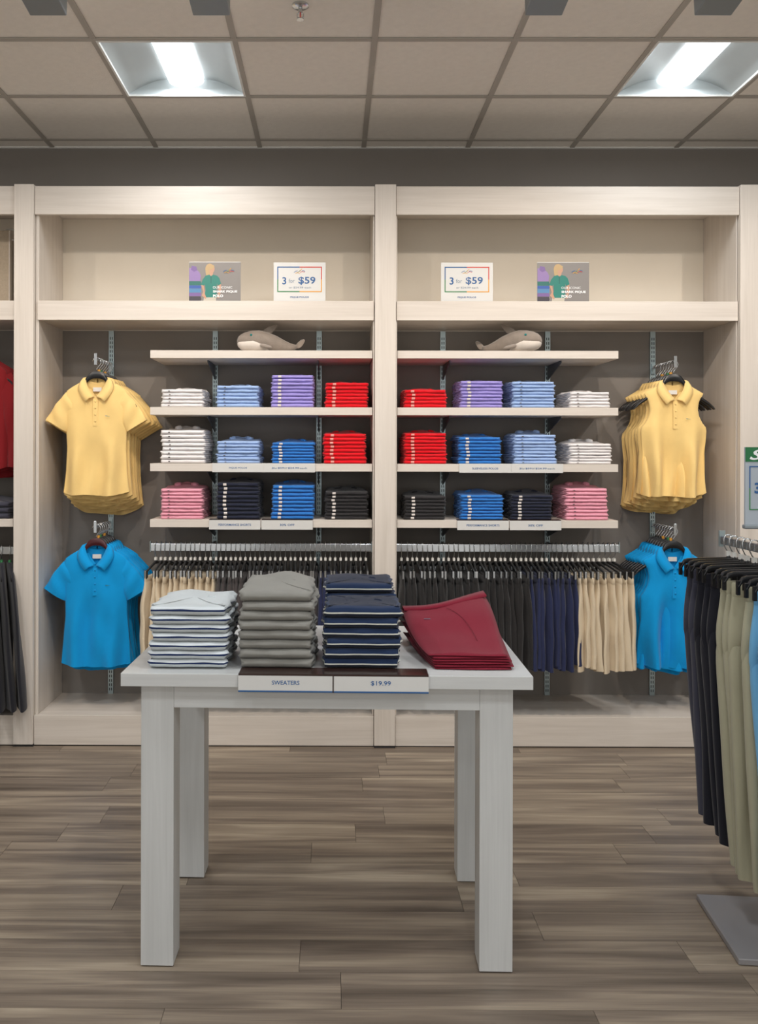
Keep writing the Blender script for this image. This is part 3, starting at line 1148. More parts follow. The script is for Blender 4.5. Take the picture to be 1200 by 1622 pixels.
def collar_mb():
    inner = [(0, .026, .004), (.028, .023, .008), (.054, .006, .010), (.055, -.014, -.014), (.035, -.034, -.058), (.004, -.043, -.100)]
    outer = [(0, .034, -.030), (.045, .030, -.026), (.080, .008, -.008), (.097, -.022, -.048), (.078, -.040, -.092), (.050, -.048, -.128)]
    mb = MB()
    def sub(L, m_=4):
        out = []
        n = len(L)
        for i in range(n - 1):
            p0, p1, p2, p3 = L[max(i - 1, 0)], L[i], L[i + 1], L[min(i + 2, n - 1)]
            for q in range(m_):
                t = q / m_
                out.append(tuple(.5 * ((2 * p1[k]) + (-p0[k] + p2[k]) * t + (2 * p0[k] - 5 * p1[k] + 4 * p2[k] - p3[k]) * t * t + (-p0[k] + 3 * p1[k] - 3 * p2[k] + p3[k]) * t ** 3) for k in range(3)))
        out.append(L[-1])
        return out
    I, O = sub(inner), sub(outer)
    for s in (-1, 1):
        rows = []
        for a, b_ in zip(I, O):
            mid = tuple((a[k] + b_[k]) / 2 for k in range(3))
            rows.append([(s * a[0], a[1], a[2]), (s * (mid[0] + .004), mid[1] - .007, mid[2] + .006), (s * b_[0], b_[1] - .004, b_[2])])
        mb.loft(rows, False, closed=False)
    return mb


def placket_mb(z0=-.10, z1=-.26, w_=.013):
    mb = MB()
    rows = []
    for k in range(9):
        z = z0 + (z1 - z0) * k / 8
        y = -(keys(TH, z) + .0045)
        rows.append([(-w_, y + .004, z), (-w_, y, z), (w_, y, z), (w_, y + .004, z)])
    mb.loft(rows, False, closed=False)
    return mb


def buttons_mb(z0=-.125, n=4, dz=.036):
    mb = MB()
    for k in range(n):
        z = z0 - dz * k
        y = -(keys(TH, z) + .0055)
        mb.tube([(0, y, z), (0, y - .0022, z)], [.0052, .0045], 10)
    return mb


def mk_shirt_meshes(kind, col, seed):
    c = CL[col]
    parts = []
    if kind == 'polo':
        b_ = shirt_body(HW_POLO, .64, seed)
        for s in (-1, 1):
            sleeve(b_, s, [(.118, -.104), (.168, -.172), (.220, -.258)], [.056, .065, .066], seed=seed + s)
    elif kind == 'tank':
        b_ = shirt_body(HW_TANK, .63, seed, fold=2.2)
    else:
        b_ = shirt_body(HW_KNIT, .64, seed, nd=.05, tail=0, fold=.5)
        for s in (-1, 1):
            sleeve(b_, s, [(.15, -.12), (.22, -.26), (.245, -.42), (.24, -.62)], [.075, .066, .055, .045], seed=seed + s)
    parts.append(('body', b_.mesh('shirt_body', c, True)))
    if kind != 'knit':
        parts.append(('collar', collar_mb().mesh('collar', c, True)))
        parts.append(('placket', placket_mb().mesh('placket', c, False)))
        parts.append(('buttons', buttons_mb().mesh('buttons', c if col == 'yellow' else c, True)))
        parts.append(('neck_label', MB().box(-.023, .023, .014, .016, -.068, -.045).mesh('neck_label', M['marker'])))
        parts.append(('logo', MB().box(.055, .062, -.0435, -.042, -.206, -.203, 0).box(.062, .068, -.0435, -.042, -.207, -.204, 1).box(.07, .078, -.0435, -.042, -.207, -.2055, 0).mesh('logo', [M['ink_blue'], M['ink_green']])))
    else:
        rows = []
        for k in range(25):
            a = 2 * PI * k / 24
            c_, s_ = math.cos(a), math.sin(a)
            zz = -.05 * (1 - abs(c_) ** 1.3) if s_ < 0 else -.01 * (1 - abs(c_))
            rows.append([(.07 * c_, .03 * s_, zz - .012), (.068 * c_, .03 * s_ - .003, zz + .006), (.06 * c_, .025 * s_, zz + .004)])
        parts.append(('neck_band', MB().loft(rows, False, closed=False).mesh('neck_band', c, True)))
    return parts


def hanger_mesh(mat):
    up = [(0, .045), (.02, .042), (.04, .030), (.058, .006), (.072, -.020), (.11, -.052), (.15, -.084), (.19, -.112), (.215, -.136), (.222, -.150)]
    lo_ = [(0, .004), (.02, .003), (.04, -.006), (.058, -.024), (.072, -.044), (.11, -.074), (.15, -.104), (.185, -.126), (.207, -.145), (.216, -.153)]
    full_u = [(-x, z) for x, z in up[::-1]] + up[1:]
    full_l = [(-x, z) for x, z in lo_[::-1]] + lo_[1:]
    rows = []
    for (a, za), (b_, zb) in zip(full_u, full_l):
        e = .010 if abs(a) < .06 or abs(a) > .165 else .007
        rows.append([(a, -e * .5, za), (a, e * .5, za), (a, e, (za * 2 + zb) / 3), (b_, e, (za + 2 * zb) / 3), (b_, e * .5, zb), (b_, -e * .5, zb), (b_, -e, (za + 2 * zb) / 3), (a, -e, (za * 2 + zb) / 3)])
    body = MB().loft(rows).mesh('hanger_body', mat, True, 50)
    hook = MB().tube([(-.024, 0, .096), (-.018, 0, .108), (-.006, 0, .118), (.008, 0, .118), (.02, 0, .108), (.024, 0, .094), (.018, 0, .08), (.006, 0, .066), (0, 0, .056), (0, 0, .042)], .0024, 8).mesh('hook', M['chrome'], True)
    return body, hook


HB, HK = hanger_mesh(M['blackplastic'])
HBm, _ = hanger_mesh(M['maroonwood'])
RING = {c: MB().tube([(0, 0, .040), (0, 0, .056)], .008, 10).mesh('size_ring', M[c], True, 40) for c in ('marker', 'ink_orange', 'ink_red', 'ink_green')}
BARTOP = .1155   # hook inner top above the shirt neck


def faceout(x, z, label, Yt=4.795):
    t = empty('faceout_arm', (x, YF + .424, z), label=label, cat='rail', group='straight steel arms on the wall standards')
    L = YF + .424 - Yt
    MB().box(-.006, .006, -L, -.0005, -.016, 0).build('bar', M['chrome'], t, bevel=.001)
    MB().box(-.008, .008, -L - .007, -L - .0005, -.040, .024).build('stop', M['chrome'], t, bevel=.001)
    MB().box(-.008, .008, -.0095, -.0003, -.045, .012).build('mounting_plate', M['steel'], t)


def faceout_group(x, zneck, kind, col, n, words, where, arm_label, side, Y0=4.812, dY=.042, front_hanger=None, tanktilt=0, sizes=(1.0, 1.12)):
    faceout(x, zneck + BARTOP, arm_label, Yt=Y0 - .022)
    var = [mk_shirt_meshes(kind, col, 5 + q * 13 + len(col)) for q in range(3)]
    for i in range(n):
        yy = Y0 + i * dY
        s = sizes[0] + (sizes[1] - sizes[0]) * i / (n - 1)
        which = 'front one' if i == 0 else ORD[i + 1] + ' from front'
        rz = R(side * 3 + random.uniform(-2, 2)) if i else R(side * 2)
        h = empty('clothes_hanger', (x, yy, zneck), rz=rz, label='%s hanger on %s arm, %s' % ('maroon' if (i == 0 and front_hanger) else 'black', where, which), cat='hanger', group='shirt hangers, ' + where)
        ob('body', HBm if (i == 0 and front_hanger) else HB, h)
        ob('hook', HK, h)
        if i in (1, 2, 4):
            ob('size_ring', RING[('ink_red', 'ink_orange', 'ink_green')[i % 3]], h)
        t = empty('polo_shirt' if kind != 'knit' else 'knit_top', (x, yy, zneck), rz=rz,
                  label='%s hanging on %s arm, %s' % (words, where, which), cat='shirt', group='%s, %s' % (words, where))
        t.scale = (s * random.uniform(.98, 1.02) if i else s, .75 if i else .85, s * random.uniform(.985, 1.015) if i else s)
        for nm, me in var[i % 3]:
            if i and nm in ('buttons', 'placket', 'logo'):
                continue
            o_ = ob(nm, me, t, solid=.0025 if nm == 'collar' else 0)


XL, XR = -1.301, 1.870
ZN = pz(601, 4.81)
faceout_group(XL, ZN, 'polo', 'yellow', 7, 'yellow short sleeved polo', 'upper left', 'chrome arm holding the yellow polos, upper left', 1, sizes=(1.0, 1.13), dY=.044)
faceout_group(XR, ZN - .01, 'tank', 'yellow', 7, 'yellow sleeveless polo', 'upper right', 'chrome arm holding the yellow sleeveless polos, upper right', -1, sizes=(1.0, 1.13))
faceout_group(XL, pz(866, 4.81), 'polo', 'azure', 6, 'bright blue short sleeved polo', 'lower left', 'chrome arm holding the blue polos, lower left', 1, front_hanger=True, sizes=(1.03, 1.09))
faceout_group(XR, pz(868, 4.81), 'tank', 'azure', 8, 'bright blue sleeveless polo', 'lower right', 'chrome arm holding the blue sleeveless polos, lower right', -1, dY=.037, sizes=(1.03, 1.10))
# red knit tops in the far left bay
faceout_group(-1.985, pz(566, 4.81), 'knit', 'brick red', 5, 'brick red long sleeved knit top', 'far left', 'chrome arm holding red knit tops in the far left bay', 1, sizes=(.98, 1.05))


# ------------------------------------------------------------------ hang rails with skorts
def hang_rail(x0, x1, z, Y, label, stds):
    c = (x0 + x1) / 2
    t = empty('hang_rail', (c, Y, z), label=label, cat='rail', group='chrome hang rails under the shelves')
    MB().box(x0 - c, x1 - c, -.008, .008, -.042, 0).build('bar', M['chrome'], t, bevel=.002)
    for s in (-1, 1):
        xx = (x1 - c if s > 0 else x0 - c)
        MB().box(min(xx, xx + s * .004), max(xx, xx + s * .004), -.010, .010, -.045, .012).build('end_cap', M['steel'], t)
    for sx in stds:
        MB().box(sx - c - .003, sx - c + .003, .009, YF + .424 - Y, -.05, -.02).build('bracket', M['bracket'], t)


clip_body = MB()
clip_body.tube([(0, 0, -.088), (0, 0, -.112)], [.006, .008], 8)
for s in (-1, 1):
    clip_body.tube([(0, 0, -.100), (0, s * .05, -.112), (0, s * .11, -.128), (0, s * .16, -.140)], [.0075, .007, .006, .006], 8)
clip_me = clip_body.mesh('hanger_body', M['blackplastic'], True, 50)
clip_end_me = MB().box(-.007, .007, -.011, .011, -.172, -.132).box(-.0045, .0045, -.0125, -.0005, -.170, -.128, 1).mesh('clip', [M['blackplastic'], M['chrome']])
hook2 = MB().tube([(0, .017, -.028), (0, .018, -.010), (0, .012, .006), (0, 0, .010), (0, -.012, .006), (0, -.018, -.01), (0, -.017, -.04), (0, -.010, -.058), (0, 0, -.07), (0, 0, -.09)], .0022, 6).mesh('hook', M['chrome'], True)
size_me = MB().box(-.006, .006, -.010, .010, -.092, -.076).mesh('size_marker', M['marker'])


def skort_mesh(col, L, seed, wtop=.32, wbot=.40, th=.022, hem_line=True):
    rnd = random.Random(seed)
    ph = [rnd.uniform(0, 6.28) for _ in range(6)]
    rings = []
    NR, NA = 22, 40
    for r_ in range(NR + 1):
        v = r_ / NR
        z = -L * v
        hwid = (wtop + (wbot - wtop) * (v ** .8)) / 2
        tt = th * (.55 + .65 * sm(0, .25, v))
        if v < .03:
            tt *= .6
        rg = []
        for k in range(NA):
            a = 2 * PI * k / NA
            c, s = math.cos(a), math.sin(a)
            y = hwid * math.copysign(abs(c) ** .9, c)
            x = tt * math.copysign(abs(s) ** .8, s)
            am = .009 * sm(.02, .5, v)
            x += am * (.8 * math.sin(38 * y + ph[0]) + .7 * math.sin(80 * y + ph[1] + v))
            x += .0022 * math.sin(15 * v + 40 * y + ph[3]) * sm(0, .1, v)
            x += .004 * math.sin(2.2 * v + ph[4]) * v
            zz = z + (.010 * math.sin(2.2 * y * 6 + ph[5]) if r_ == NR else 0)
            rg.append((x, y, zz))
        rings.append(rg)
    return MB().loft(rings, True).mesh('skort', CL[col], True, 70)


def waistband_mesh(col, wtop, seed):
    rings = []
    for z in (.004, -.004, -.030, -.034):
        e = .004 if z in (.004, -.034) else 0
        rings.append([((.0150 - e) * math.copysign(abs(math.sin(2 * PI * k / 28)) ** .8, math.sin(2 * PI * k / 28)),
                       (wtop / 2 + .004 - e) * math.copysign(abs(math.cos(2 * PI * k / 28)) ** .9, math.cos(2 * PI * k / 28)), z) for k in range(28)])
    return MB().loft(rings, True).mesh('waistband', CL[col], True, 60)


_sk = {}


def rail_set(x0, x1, z, Y, seq, bay, fan0=0, fan1=0, nm='skort', L=.44):
    tot = sum(n for n, c, l in seq)
    idx = 0
    cnt = {}
    for n, col, LL in seq:
        for i in range(n):
            f_ = (idx + .5) / tot
            x = x0 + (x1 - x0) * f_ + random.uniform(-.003, .003)
            rz = 0
            if f_ > .78:
                rz = fan1 * ((f_ - .78) / .22) ** 1.3
            if f_ < .12:
                rz = fan0 * ((.12 - f_) / .12)
            rz = R(rz + random.uniform(-4, 4))
            cnt[col] = cnt.get(col, 0) + 1
            which = ORD[cnt[col]] + ' from left'
            h = empty('clip_hanger', (x, Y, z), rz=rz, label='black clip hanger holding the %s %s %s, %s' % (which, col, nm, bay), cat='hanger', group='clip hangers on the %s rail' % bay)
            ob('hook', hook2, h)
            ob('body', clip_me, h)
            for s_ in (-1, 1):
                ob('clip', clip_end_me, h, (0, s_ * .15, 0))
            ob('size_marker', size_me, h)
            vr = idx % 4
            key = (col, LL, vr)
            if key not in _sk:
                _sk[key] = (skort_mesh(col, LL, 17 * vr + len(col), wtop=.32 + .01 * vr), waistband_mesh(col, .32 + .01 * vr, vr))
            g = empty('hanging_' + nm, (x, Y, z - .166), rz=rz + R(random.uniform(-1, 1)), label='%s %s, %s on the %s rail' % (col, nm, which, bay), cat=nm, group='%s %ss on the %s rail' % (col, nm, bay))
            g.scale = (1, 1, random.uniform(.97, 1.03))
            ob('body', _sk[key][0], g)
            ob('waistband', _sk[key][1], g)
            idx += 1


ZR, YR = 1.083, 4.80
hang_rail(px(239, YR), .2115, ZR, YR, 'chrome hang rail under the left bay shelves', STD[1][1:])
hang_rail(.347, px(979, YR), ZR, YR, 'chrome hang rail under the right bay shelves', STD[2][:2])
rail_set(px(239, YR) + .012, .195, ZR, YR, [(13, 'beige', .405), (20, 'charcoal', .42), (4, 'deep navy', .44), (6, 'shadow black', .44)], 'left bay', fan0=-8)
rail_set(.365, px(979, YR) - .012, ZR, YR, [(24, 'shadow black', .47), (9, 'deep navy', .475), (9, 'beige', .48)], 'right bay', fan1=17)

# far left bay: rail with dark jackets, grey folded tops and linen board
hang_rail(-2.95, -1.735, ZR - .02, YR, 'chrome hang rail in the far left bay', STD[0][1:])


def jacket_mesh(col, seed):
    rnd = random.Random(seed)
    ph = [rnd.uniform(0, 6.28) for _ in range(6)]
    rings = []
    tab = [(0, .06), (-.03, .13), (-.06, .19), (-.12, .215), (-.4, .235), (-.76, .27)]
    for r_ in range(30):
        v = r_ / 29
        z = -.76 * v ** 1.15
        hwid = keys(tab, z)
        rg = []
        for k in range(36):
            a = 2 * PI * k / 36
            c, s = math.cos(a), math.sin(a)
            y = hwid * c
            x = (.016 + .014 * v) * s + .006 * v * math.sin(26 * y + ph[0]) + .004 * math.sin(40 * y + 12 * v + ph[1]) * v
            rg.append((x, y, z))
        rings.append(rg)
    return MB().loft(rings, True).mesh('jacket', CL[col], True, 70)


hang2 = MB()
for s in (-1, 1):
    hang2.tube([(0, 0, -.095), (0, s * .05, -.104), (0, s * .12, -.13), (0, s * .185, -.165)], [.010, .009, .007, .006], 8)
hang2_me = hang2.mesh('hanger_body', M['blackplastic'], True, 50)
ring2 = MB().tube([(0, 0, -.090), (0, 0, -.074)], .0085, 10).mesh('size_ring', M['ink_green'], True, 40)
jm = [jacket_mesh('ink jacket', q) for q in range(3)]
for i in range(10):
    x = -1.775 - i * .045
    rz = R(24 - 2.2 * i)
    wn = 'nearest the post' if i == 0 else ORD[i + 1] + ' from the post'
    h = empty('clothes_hanger', (x, YR, ZR - .02), rz=rz, label='black hanger in the far left bay, ' + wn, cat='hanger', group='jacket hangers in the far left bay')
    ob('hook', hook2, h)
    ob('body', hang2_me, h)
    ob('size_ring', ring2, h)
    g = empty('hanging_jacket', (x, YR, ZR - .107), rz=rz, label='black hanging jacket in the far left bay, ' + wn, cat='jacket', group='black jackets in the far left bay')
    g.rotation_euler = (0, R(-4 + .4 * i), rz)
    ob('body', jm[i % 3], g)

for (cx_, n, col) in ((-1.88, 3, 'slate'), (-2.18, 4, 'heather grey'), (-2.5, 5, 'black')):
    for i in range(n):
        wn = 'topmost' if i == n - 1 else ('bottom' if i == 0 else ORD[n - i] + ' from top')
        o_ = folded(.24, .30, .030, 300 + i, None, i == n - 1, .02).build('folded_knit', CL[col], None, smooth=True, loc=(cx_ + random.uniform(-.003, .003), YS + .015, 1.2212 + i * .0306))
        tag(o_, 'folded %s knit top on the far left bay shelf, %s' % (col, wn), 'shirt', 'folded knits on the far left shelf')

t = empty('linen_board', (-2.2, 5.02, 2.402), label='tan linen covered board on the far left upper ledge', cat='board')
MB().box(-.34, .34, -.012, .012, 0, .45).build('panel', M['linen'], t, bevel=.002)
MB().box(.34, .346, -.014, .014, 0, .452).build('edge', M['wood_v'], t)
tag(MB().tube([(-1.728, 5.05, 2.86), (-1.77, 5.0, 2.82), (-1.83, 5.02, 2.80), (-1.95, 5.08, 2.83)], .004, 6).tube([(-1.73, 5.06, 2.90), (-1.80, 5.06, 2.865), (-1.9, 5.08, 2.88)], .004, 6).build('cable', M['whitemetal'], None, smooth=True), 'white cable looping in the far left upper cubby', 'cable')

# ------------------------------------------------------------------ the table
TR = R(-1.3)
TC = (-.012, 3.010, 0)
t = empty('display_table', TC, rz=TR, label='pale wooden display table with square legs in the foreground', cat='table')
TW, TD, TZ = .622, .375, .916
MB().box(-TW, TW, -TD, TD, TZ - .040, TZ).build('tabletop', M['table_h'], t, bevel=.0015)
lg = .570
for sx in (-1, 1):
    for sy in (-1, 1):
        x0, x1 = sorted((sx * lg, sx * (lg - .101)))
        y0, y1 = sorted((sy * .330, sy * .230))
        l_ = MB().box(x0, x1, y0, y1, .004, TZ - .0402).build('leg', M['table_v'], t, bevel=.0015)
        MB().box(x0 + .008, x1 - .008, y0 + .008, y1 - .008, 0, .0038).build('foot_pad', M['rubber'], l_)
li = lg - .1012
for s in (-1, 1):
    y0, y1 = sorted((s * .329, s * .307))
    MB().box(-li, li, y0, y1, TZ - .116, TZ - .0402).build('apron', M['table_h'], t, bevel=.001)
    x0, x1 = sorted((s * .569, s * .547))
    MB().box(x0, x1, -.2298, .2298, TZ - .116, TZ - .0402).build('apron', M['table_h'], t, bevel=.001)

RT = Matrix.Rotation(TR, 3, 'Z')


def tpos(X, Yl):
    """table coordinates to world"""
    v = RT @ Vector((X, Yl, 0))
    return v.x + TC[0], v.y + TC[1]


# price sign over the front edge
cx_, w_ = .023, .572
X, Y = tpos(cx_, -TD)
t = empty('table_sign', (X, Y, TZ), rz=TR, label='white table edge sign reading SWEATERS and $19.99', cat='sign')
MB().box(-w_ / 2, w_ / 2, -.003, .075, .0005, .0035).build('tongue', M['acrylic_dark'], t, bevel=.0005)
MB().box(-w_ / 2, w_ / 2, -.006, -.0031, -.052, .0035).build('backing', M['acrylic_dark'], t)
for s, tx, wd in ((-1, 'SWEATERS', .083), (1, '$19.99', .060)):
    x0, x1 = sorted((s * .002, s * w_ / 2))
    MB().box(x0, x1, -.0085, -.0062, -.046, -.002).build('card', M['signwhite'], t)
    MB().box(x0, x1, -.0088, -.0062, -.0505, -.0462).build('edge_strip', M['ink_blue'], t)
    ob('lettering', text_mesh(tx, M['ink_blue'], wd, .0125 if s < 0 else .0150, .012), t, (s * w_ / 4, -.0092, -.022))


def table_stack(x0p, x1p, Yf, n, T_, mats, bands, words, where, puff, topkind, D_=.30, rz=0, first_thick=None):
    W_ = (x1p - x0p) / F * Yf
    cx = px((x0p + x1p) / 2, Yf)
    vs = [folded(W_, D_, T_, 500 + q * 3 + n, bands, False, rough=1.3).mesh('folded_sweater', mats, True) for q in range(4)]
    vt = folded(W_, D_, T_ * 1.15, 540 + n, bands, True, puff, rough=1.3).mesh('folded_sweater', mats, True)
    for i in range(n):
        top = i == n - 1
        wn = 'topmost' if top else ('bottom' if i == 0 else ORD[n - i] + ' from top')
        g = empty('folded_sweater', (cx + random.uniform(-.005, .005), Yf + random.uniform(-.003, .003), TZ + .0042 + i * (T_ + .0006)), rz=TR + R(random.uniform(-1, 1) + rz),
                  label='%s, %s of %s' % (words, wn, where), cat='sweater', group=words + ' on the table')
        ob('body', vt if top else vs[i % 4], g)
        if top:
            collar_fold(W_ * 1.1, D_, T_, 3, puff).build('neckband', mats[0], g, smooth=True)


Y1 = 2.695
st = 'the pale striped stack'
table_stack(236, 361, Y1, 7, .0262, [CL['pale grey'], CL['stripe navy'], CL['knit white']], [(.44, 0), (.68, 1), (.90, 2), (1.01, 0)], 'pale grey sweater with navy stripe', 'table stack at left end', .012, 'collar', D_=.27)
table_stack(378, 497, Y1, 8, .0287, [CL['heather grey']], None, 'plain grey folded sweater', 'tall middle table stack', .022, 'grey', D_=.31)
table_stack(512, 635, Y1, 6, .0305, [CL['knit dark navy'], CL['stripe cream'], CL['knit navy']], [(.36, 0), (.50, 1), (.86, 2), (1.01, 2)], 'navy sweater with cream stripe', 'front right table stack', .003, 'collar', D_=.23)
table_stack(514, 625, 3.01, 7, .0295, [CL['knit dark navy'], CL['stripe cream'], CL['knit navy']], [(.36, 0), (.50, 1), (.86, 2), (1.01, 2)], 'navy sweater with cream stripe', 'rear table stack behind navy front stack', .006, 'collar', D_=.23)

# maroon shorts, folded and fanned in a wedge
FP = [(.322, 2.700), (.556, 2.695), (.560, 3.200), (.262, 3.125)]
NS = 6


def shorts_mesh(k, top):
    mb = MB()
    nu, nv = 16, 18
    rnd = random.Random(k)
    ph = rnd.uniform(0, 6)
    def P(u, v):
        a = Vector(FP[0]).lerp(Vector(FP[1]), u)
        b_ = Vector(FP[3]).lerp(Vector(FP[2]), u)
        p = a.lerp(b_, v)
        # waist edge dips in the middle, sides bow a little
        p.y -= .075 * math.sin(PI * u) * v ** 3
        p.x += (.010 * math.sin(PI * v)) * (1 if u > .5 else -1) * abs(2 * u - 1)
        p.x += -.003 * k + .004 * math.sin(3 * v + ph) + (k % 2) * .004 * (1 if u > .5 else -1) * abs(2 * u - 1)
        p.y += .0035 * k * (1 - v) - .003 * math.sin(ph + 5 * u)
        p.y += -.02 * math.sin(2 * PI * u) * v ** 3
        return p
    def thick(u, v):
        return .0070 + (.0125 + .0075 * u) * sm(0, 1.0, v)
    grid_t, grid_b = [], []
    for i in range(nu + 1):
        for j in range(nv + 1):
            u, v = i / nu, j / nv
            p = P(u, v)
            t_ = thick(u, v)
            e = min(u, 1 - u) * .25
            ed = min(e, min(v, 1 - v) * .5)
            rd = sm(0, .016, ed)
            zb = TZ + .0012 + k * (t_ + .0004)
            bump = (.0022 * math.sin(9 * u + 5 * v + ph) + .0015 * math.sin(17 * v + ph)) * rd if top else 0
            zt = zb + t_ * (.45 + .50 * rd) + bump
            grid_t.append((p.x, p.y, zt))
            grid_b.append((p.x, p.y, zb + t_ * .25 * (1 - rd)))
    o = len(grid_t)
    fs = []
    W2 = nv + 1
    for i in range(nu):
        for j in range(nv):
            a = i * W2 + j
            fs.append((a, a + W2, a + W2 + 1, a + 1))
            fs.append((o + a, o + a + 1, o + a + W2 + 1, o + a + W2))
    per = [i * W2 for i in range(nu + 1)] + [nu * W2 + j for j in range(1, W2)] + [i * W2 + nv for i in range(nu - 1, -1, -1)] + [j for j in range(nv - 1, 0, -1)]
    for a, b_ in zip(per, per[1:] + per[:1]):
        fs.append((a, b_, o + b_, o + a))
    mb.add(grid_t + grid_b, fs)
    return mb, P, thick


for k in range(NS):
    top = k == NS - 1
    mb, P, thick = shorts_mesh(k, top)
    wn = 'topmost' if top else ('bottom' if k == 0 else ORD[NS - k] + ' from top')
    g = empty('folded_shorts', (0, 0, 0), label='maroon folded shorts, %s of the pile at the table right end' % wn, cat='shorts', group='maroon folded shorts on the table')
    base = Vector((.44, 2.95, TZ + k * .012))
    g.location = base
    mb.v = [(a - base.x, b_ - base.y, c - base.z) for a, b_, c in mb.v]
    mb.build('body', CL['maroon'], g, smooth=True)
    # waistband along the rear edge
    wb = MB()
    rows = []
    for i in range(17):
        u = .01 + .98 * i / 16
        p1 = P(u, .985)
        p0 = P(u, .86)
        t1, t0 = thick(u, .985), thick(u, .86)
        z1 = TZ + .0012 + k * (t1 + .0004)
        z0 = TZ + .0012 + k * (t0 + .0004)
        rows.append([Vector((p0.x, p0.y, z0 + t0 * .9)) - base, Vector((p0.x, p0.y, z0 + t0 * 1.0 + .003)) - base, Vector((p1.x, p1.y, z1 + t1 + .004)) - base, Vector((p1.x, p1.y + .006, z1 + t1 * .6)) - base, Vector((p1.x, p1.y + .004, z1 + t1 * .1)) - base])
    if top:
        wb.loft(rows, False, closed=False)
        wb.build('waistband', CL['maroon'], g, smooth=True)
        p = P(.22, .62)
        z_ = TZ + .0012 + k * (thick(.22, .62) + .0004) + thick(.22, .62) + .0035
        MB().box(p.x - base.x - .01, p.x - base.x + .012, p.y - base.y, p.y - base.y + .004, z_ - base.z, z_ - base.z + .0008).build('logo', M['ink_pale'], g)
        rows = []
        for i in range(14):
            v = .25 + .55 * i / 13
            u = .70 - .22 * ((i / 13) ** 2)
            p = P(u, v)
            z_ = TZ + .0012 + k * (thick(u, v) + .0004) + thick(u, v) + .0012
            rows.append((p.x - base.x, p.y - base.y, z_ - base.z))
        MB().tube(rows, .0009, 6).build('pocket_seam', CL['maroon'], g, smooth=True)

# ------------------------------------------------------------------ floor rack with trousers at right
RX, RY = 1.465, 2.895
t = empty('floor_rack', (RX, RY, 0), label='steel based T shaped floor rack at the right edge', cat='clothes rack')
BA = R(-5)
rb = Matrix.Rotation(BA, 3, 'Z')
MB().box(-.19, .19, -.20, .20, .002, .022, rot=rb).build('base_plate', M['baseplate'], t, bevel=.003)
MB().box(-.016, .016, -.016, .016, .0225, 1.245).build('post', M['blackmetal'], t, bevel=.002)
MB().box(-.009, .009, -.40, .40, 1.2455, 1.275).build('hang_bar', M['chrome'], t, bevel=.002)
MB().tube([(0, 0, 1.2755), (0, 0, 1.335)], .007, 10).build('sign_stem', M['blackmetal'], t)
for s in (-1, 1):
    MB().box(-.011, .011, s * .405 - .004, s * .405 + .004, 1.235, 1.295).build('end_stop', M['steel'], t)

# sign on the rack
t = empty('rack_sign', (RX + .003, RY, 1.337), label='green topped sign standing on the floor rack', cat='sign')
MB().box(-.112, .112, -.012, .012, 0, .014).build('foot', M['spotgrey'], t, bevel=.004)
MB().box(-.108, .108, -.004, .004, .0142, .270).build('card', M['signgrey'], t)
MB().box(-.108, .108, -.0055, -.0042, .222, .270).build('header', M['sign_green'], t)
ob('printed_frame', frame_print(.190, .145, .0035, .135), t, (0, -.0050, 0))
ob('lettering', text_mesh('Shark', M['ink_white'], .19, .034, .02, shear=.35), t, (0, -.0062, .245))
ob('lettering', text_mesh('3', M['ink_blue'], None, .036, .03), t, (-.068, -.0052, .135))
ob('lettering', text_mesh('for', M['ink_pale'], .030, .020), t, (-.030, -.0052, .135))
ob('lettering', text_mesh('$59', M['ink_blue'], .078, .036, .03), t, (.035, -.0052, .135))


def pants_mesh(col, L, seed, wt=.30):
    rnd = random.Random(seed)
    ph = [rnd.uniform(0, 6.28) for _ in range(8)]
    mb = MB()
    # hips
    NA = 40
    rings = []
    for r_ in range(13):
        v = r_ / 12
        z = -.27 * v
        hwid = wt / 2 + .016 * sm(0, .7, v)
        tt = (.010 + .022 * sm(0, .6, v)) * (1 - .5 * sm(.62, 1, v))
        hwid *= 1 - .05 * sm(.8, 1, v)
        rg = []
        for k in range(NA):
            a = 2 * PI * k / NA
            c, s = math.cos(a), math.sin(a)
            x = hwid * math.copysign(abs(c) ** .9, c)
            y = tt * math.copysign(abs(s) ** .8, s) + .004 * v * math.sin(30 * x + ph[0]) + .003 * v * math.sin(17 * x + 9 * v + ph[1])
            rg.append((x, y, z))
        rings.append(rg)
    mb.loft(rings, True)
    for sd, lf in ((-1, 1.0), (1, .985)):
        rings = []
        for r_ in range(24):
            v = r_ / 23
            z = -.09 - (L * lf - .09) * v
            gr = .35 + .65 * sm(0, .25, v)
            rp = sm(0, .25, v)
            cx = sd * (.070 + .012 * sm(0, .2, v) - .026 * v) + .010 * math.sin(2.2 * v + ph[2]) * v
            hwid = (.090 - .026 * v) * (.84 + .16 * sm(0, .2, v))
            tt = (.032 - .010 * v) * gr
            cy = .012 * math.sin(2.6 * v + ph[3] + sd) * v
            rg = []
            for k in range(30):
                a = 2 * PI * k / 30
                c, s = math.cos(a), math.sin(a)
                x = cx + hwid * math.copysign(abs(c) ** .9, c)
                y = cy + tt * math.copysign(abs(s) ** .75, s) + rp * (.007 * math.sin(42 * x + ph[4] + sd + 2 * v) + .003 * math.sin(70 * x + 6 * v + ph[5]))
                rg.append((x, y, z + (.006 * math.sin(25 * x + ph[6]) if r_ == 23 else 0)))
            rings.append(rg)
        mb.loft(rings, True)
    return mb.mesh('trousers', CL[col], True, 70)


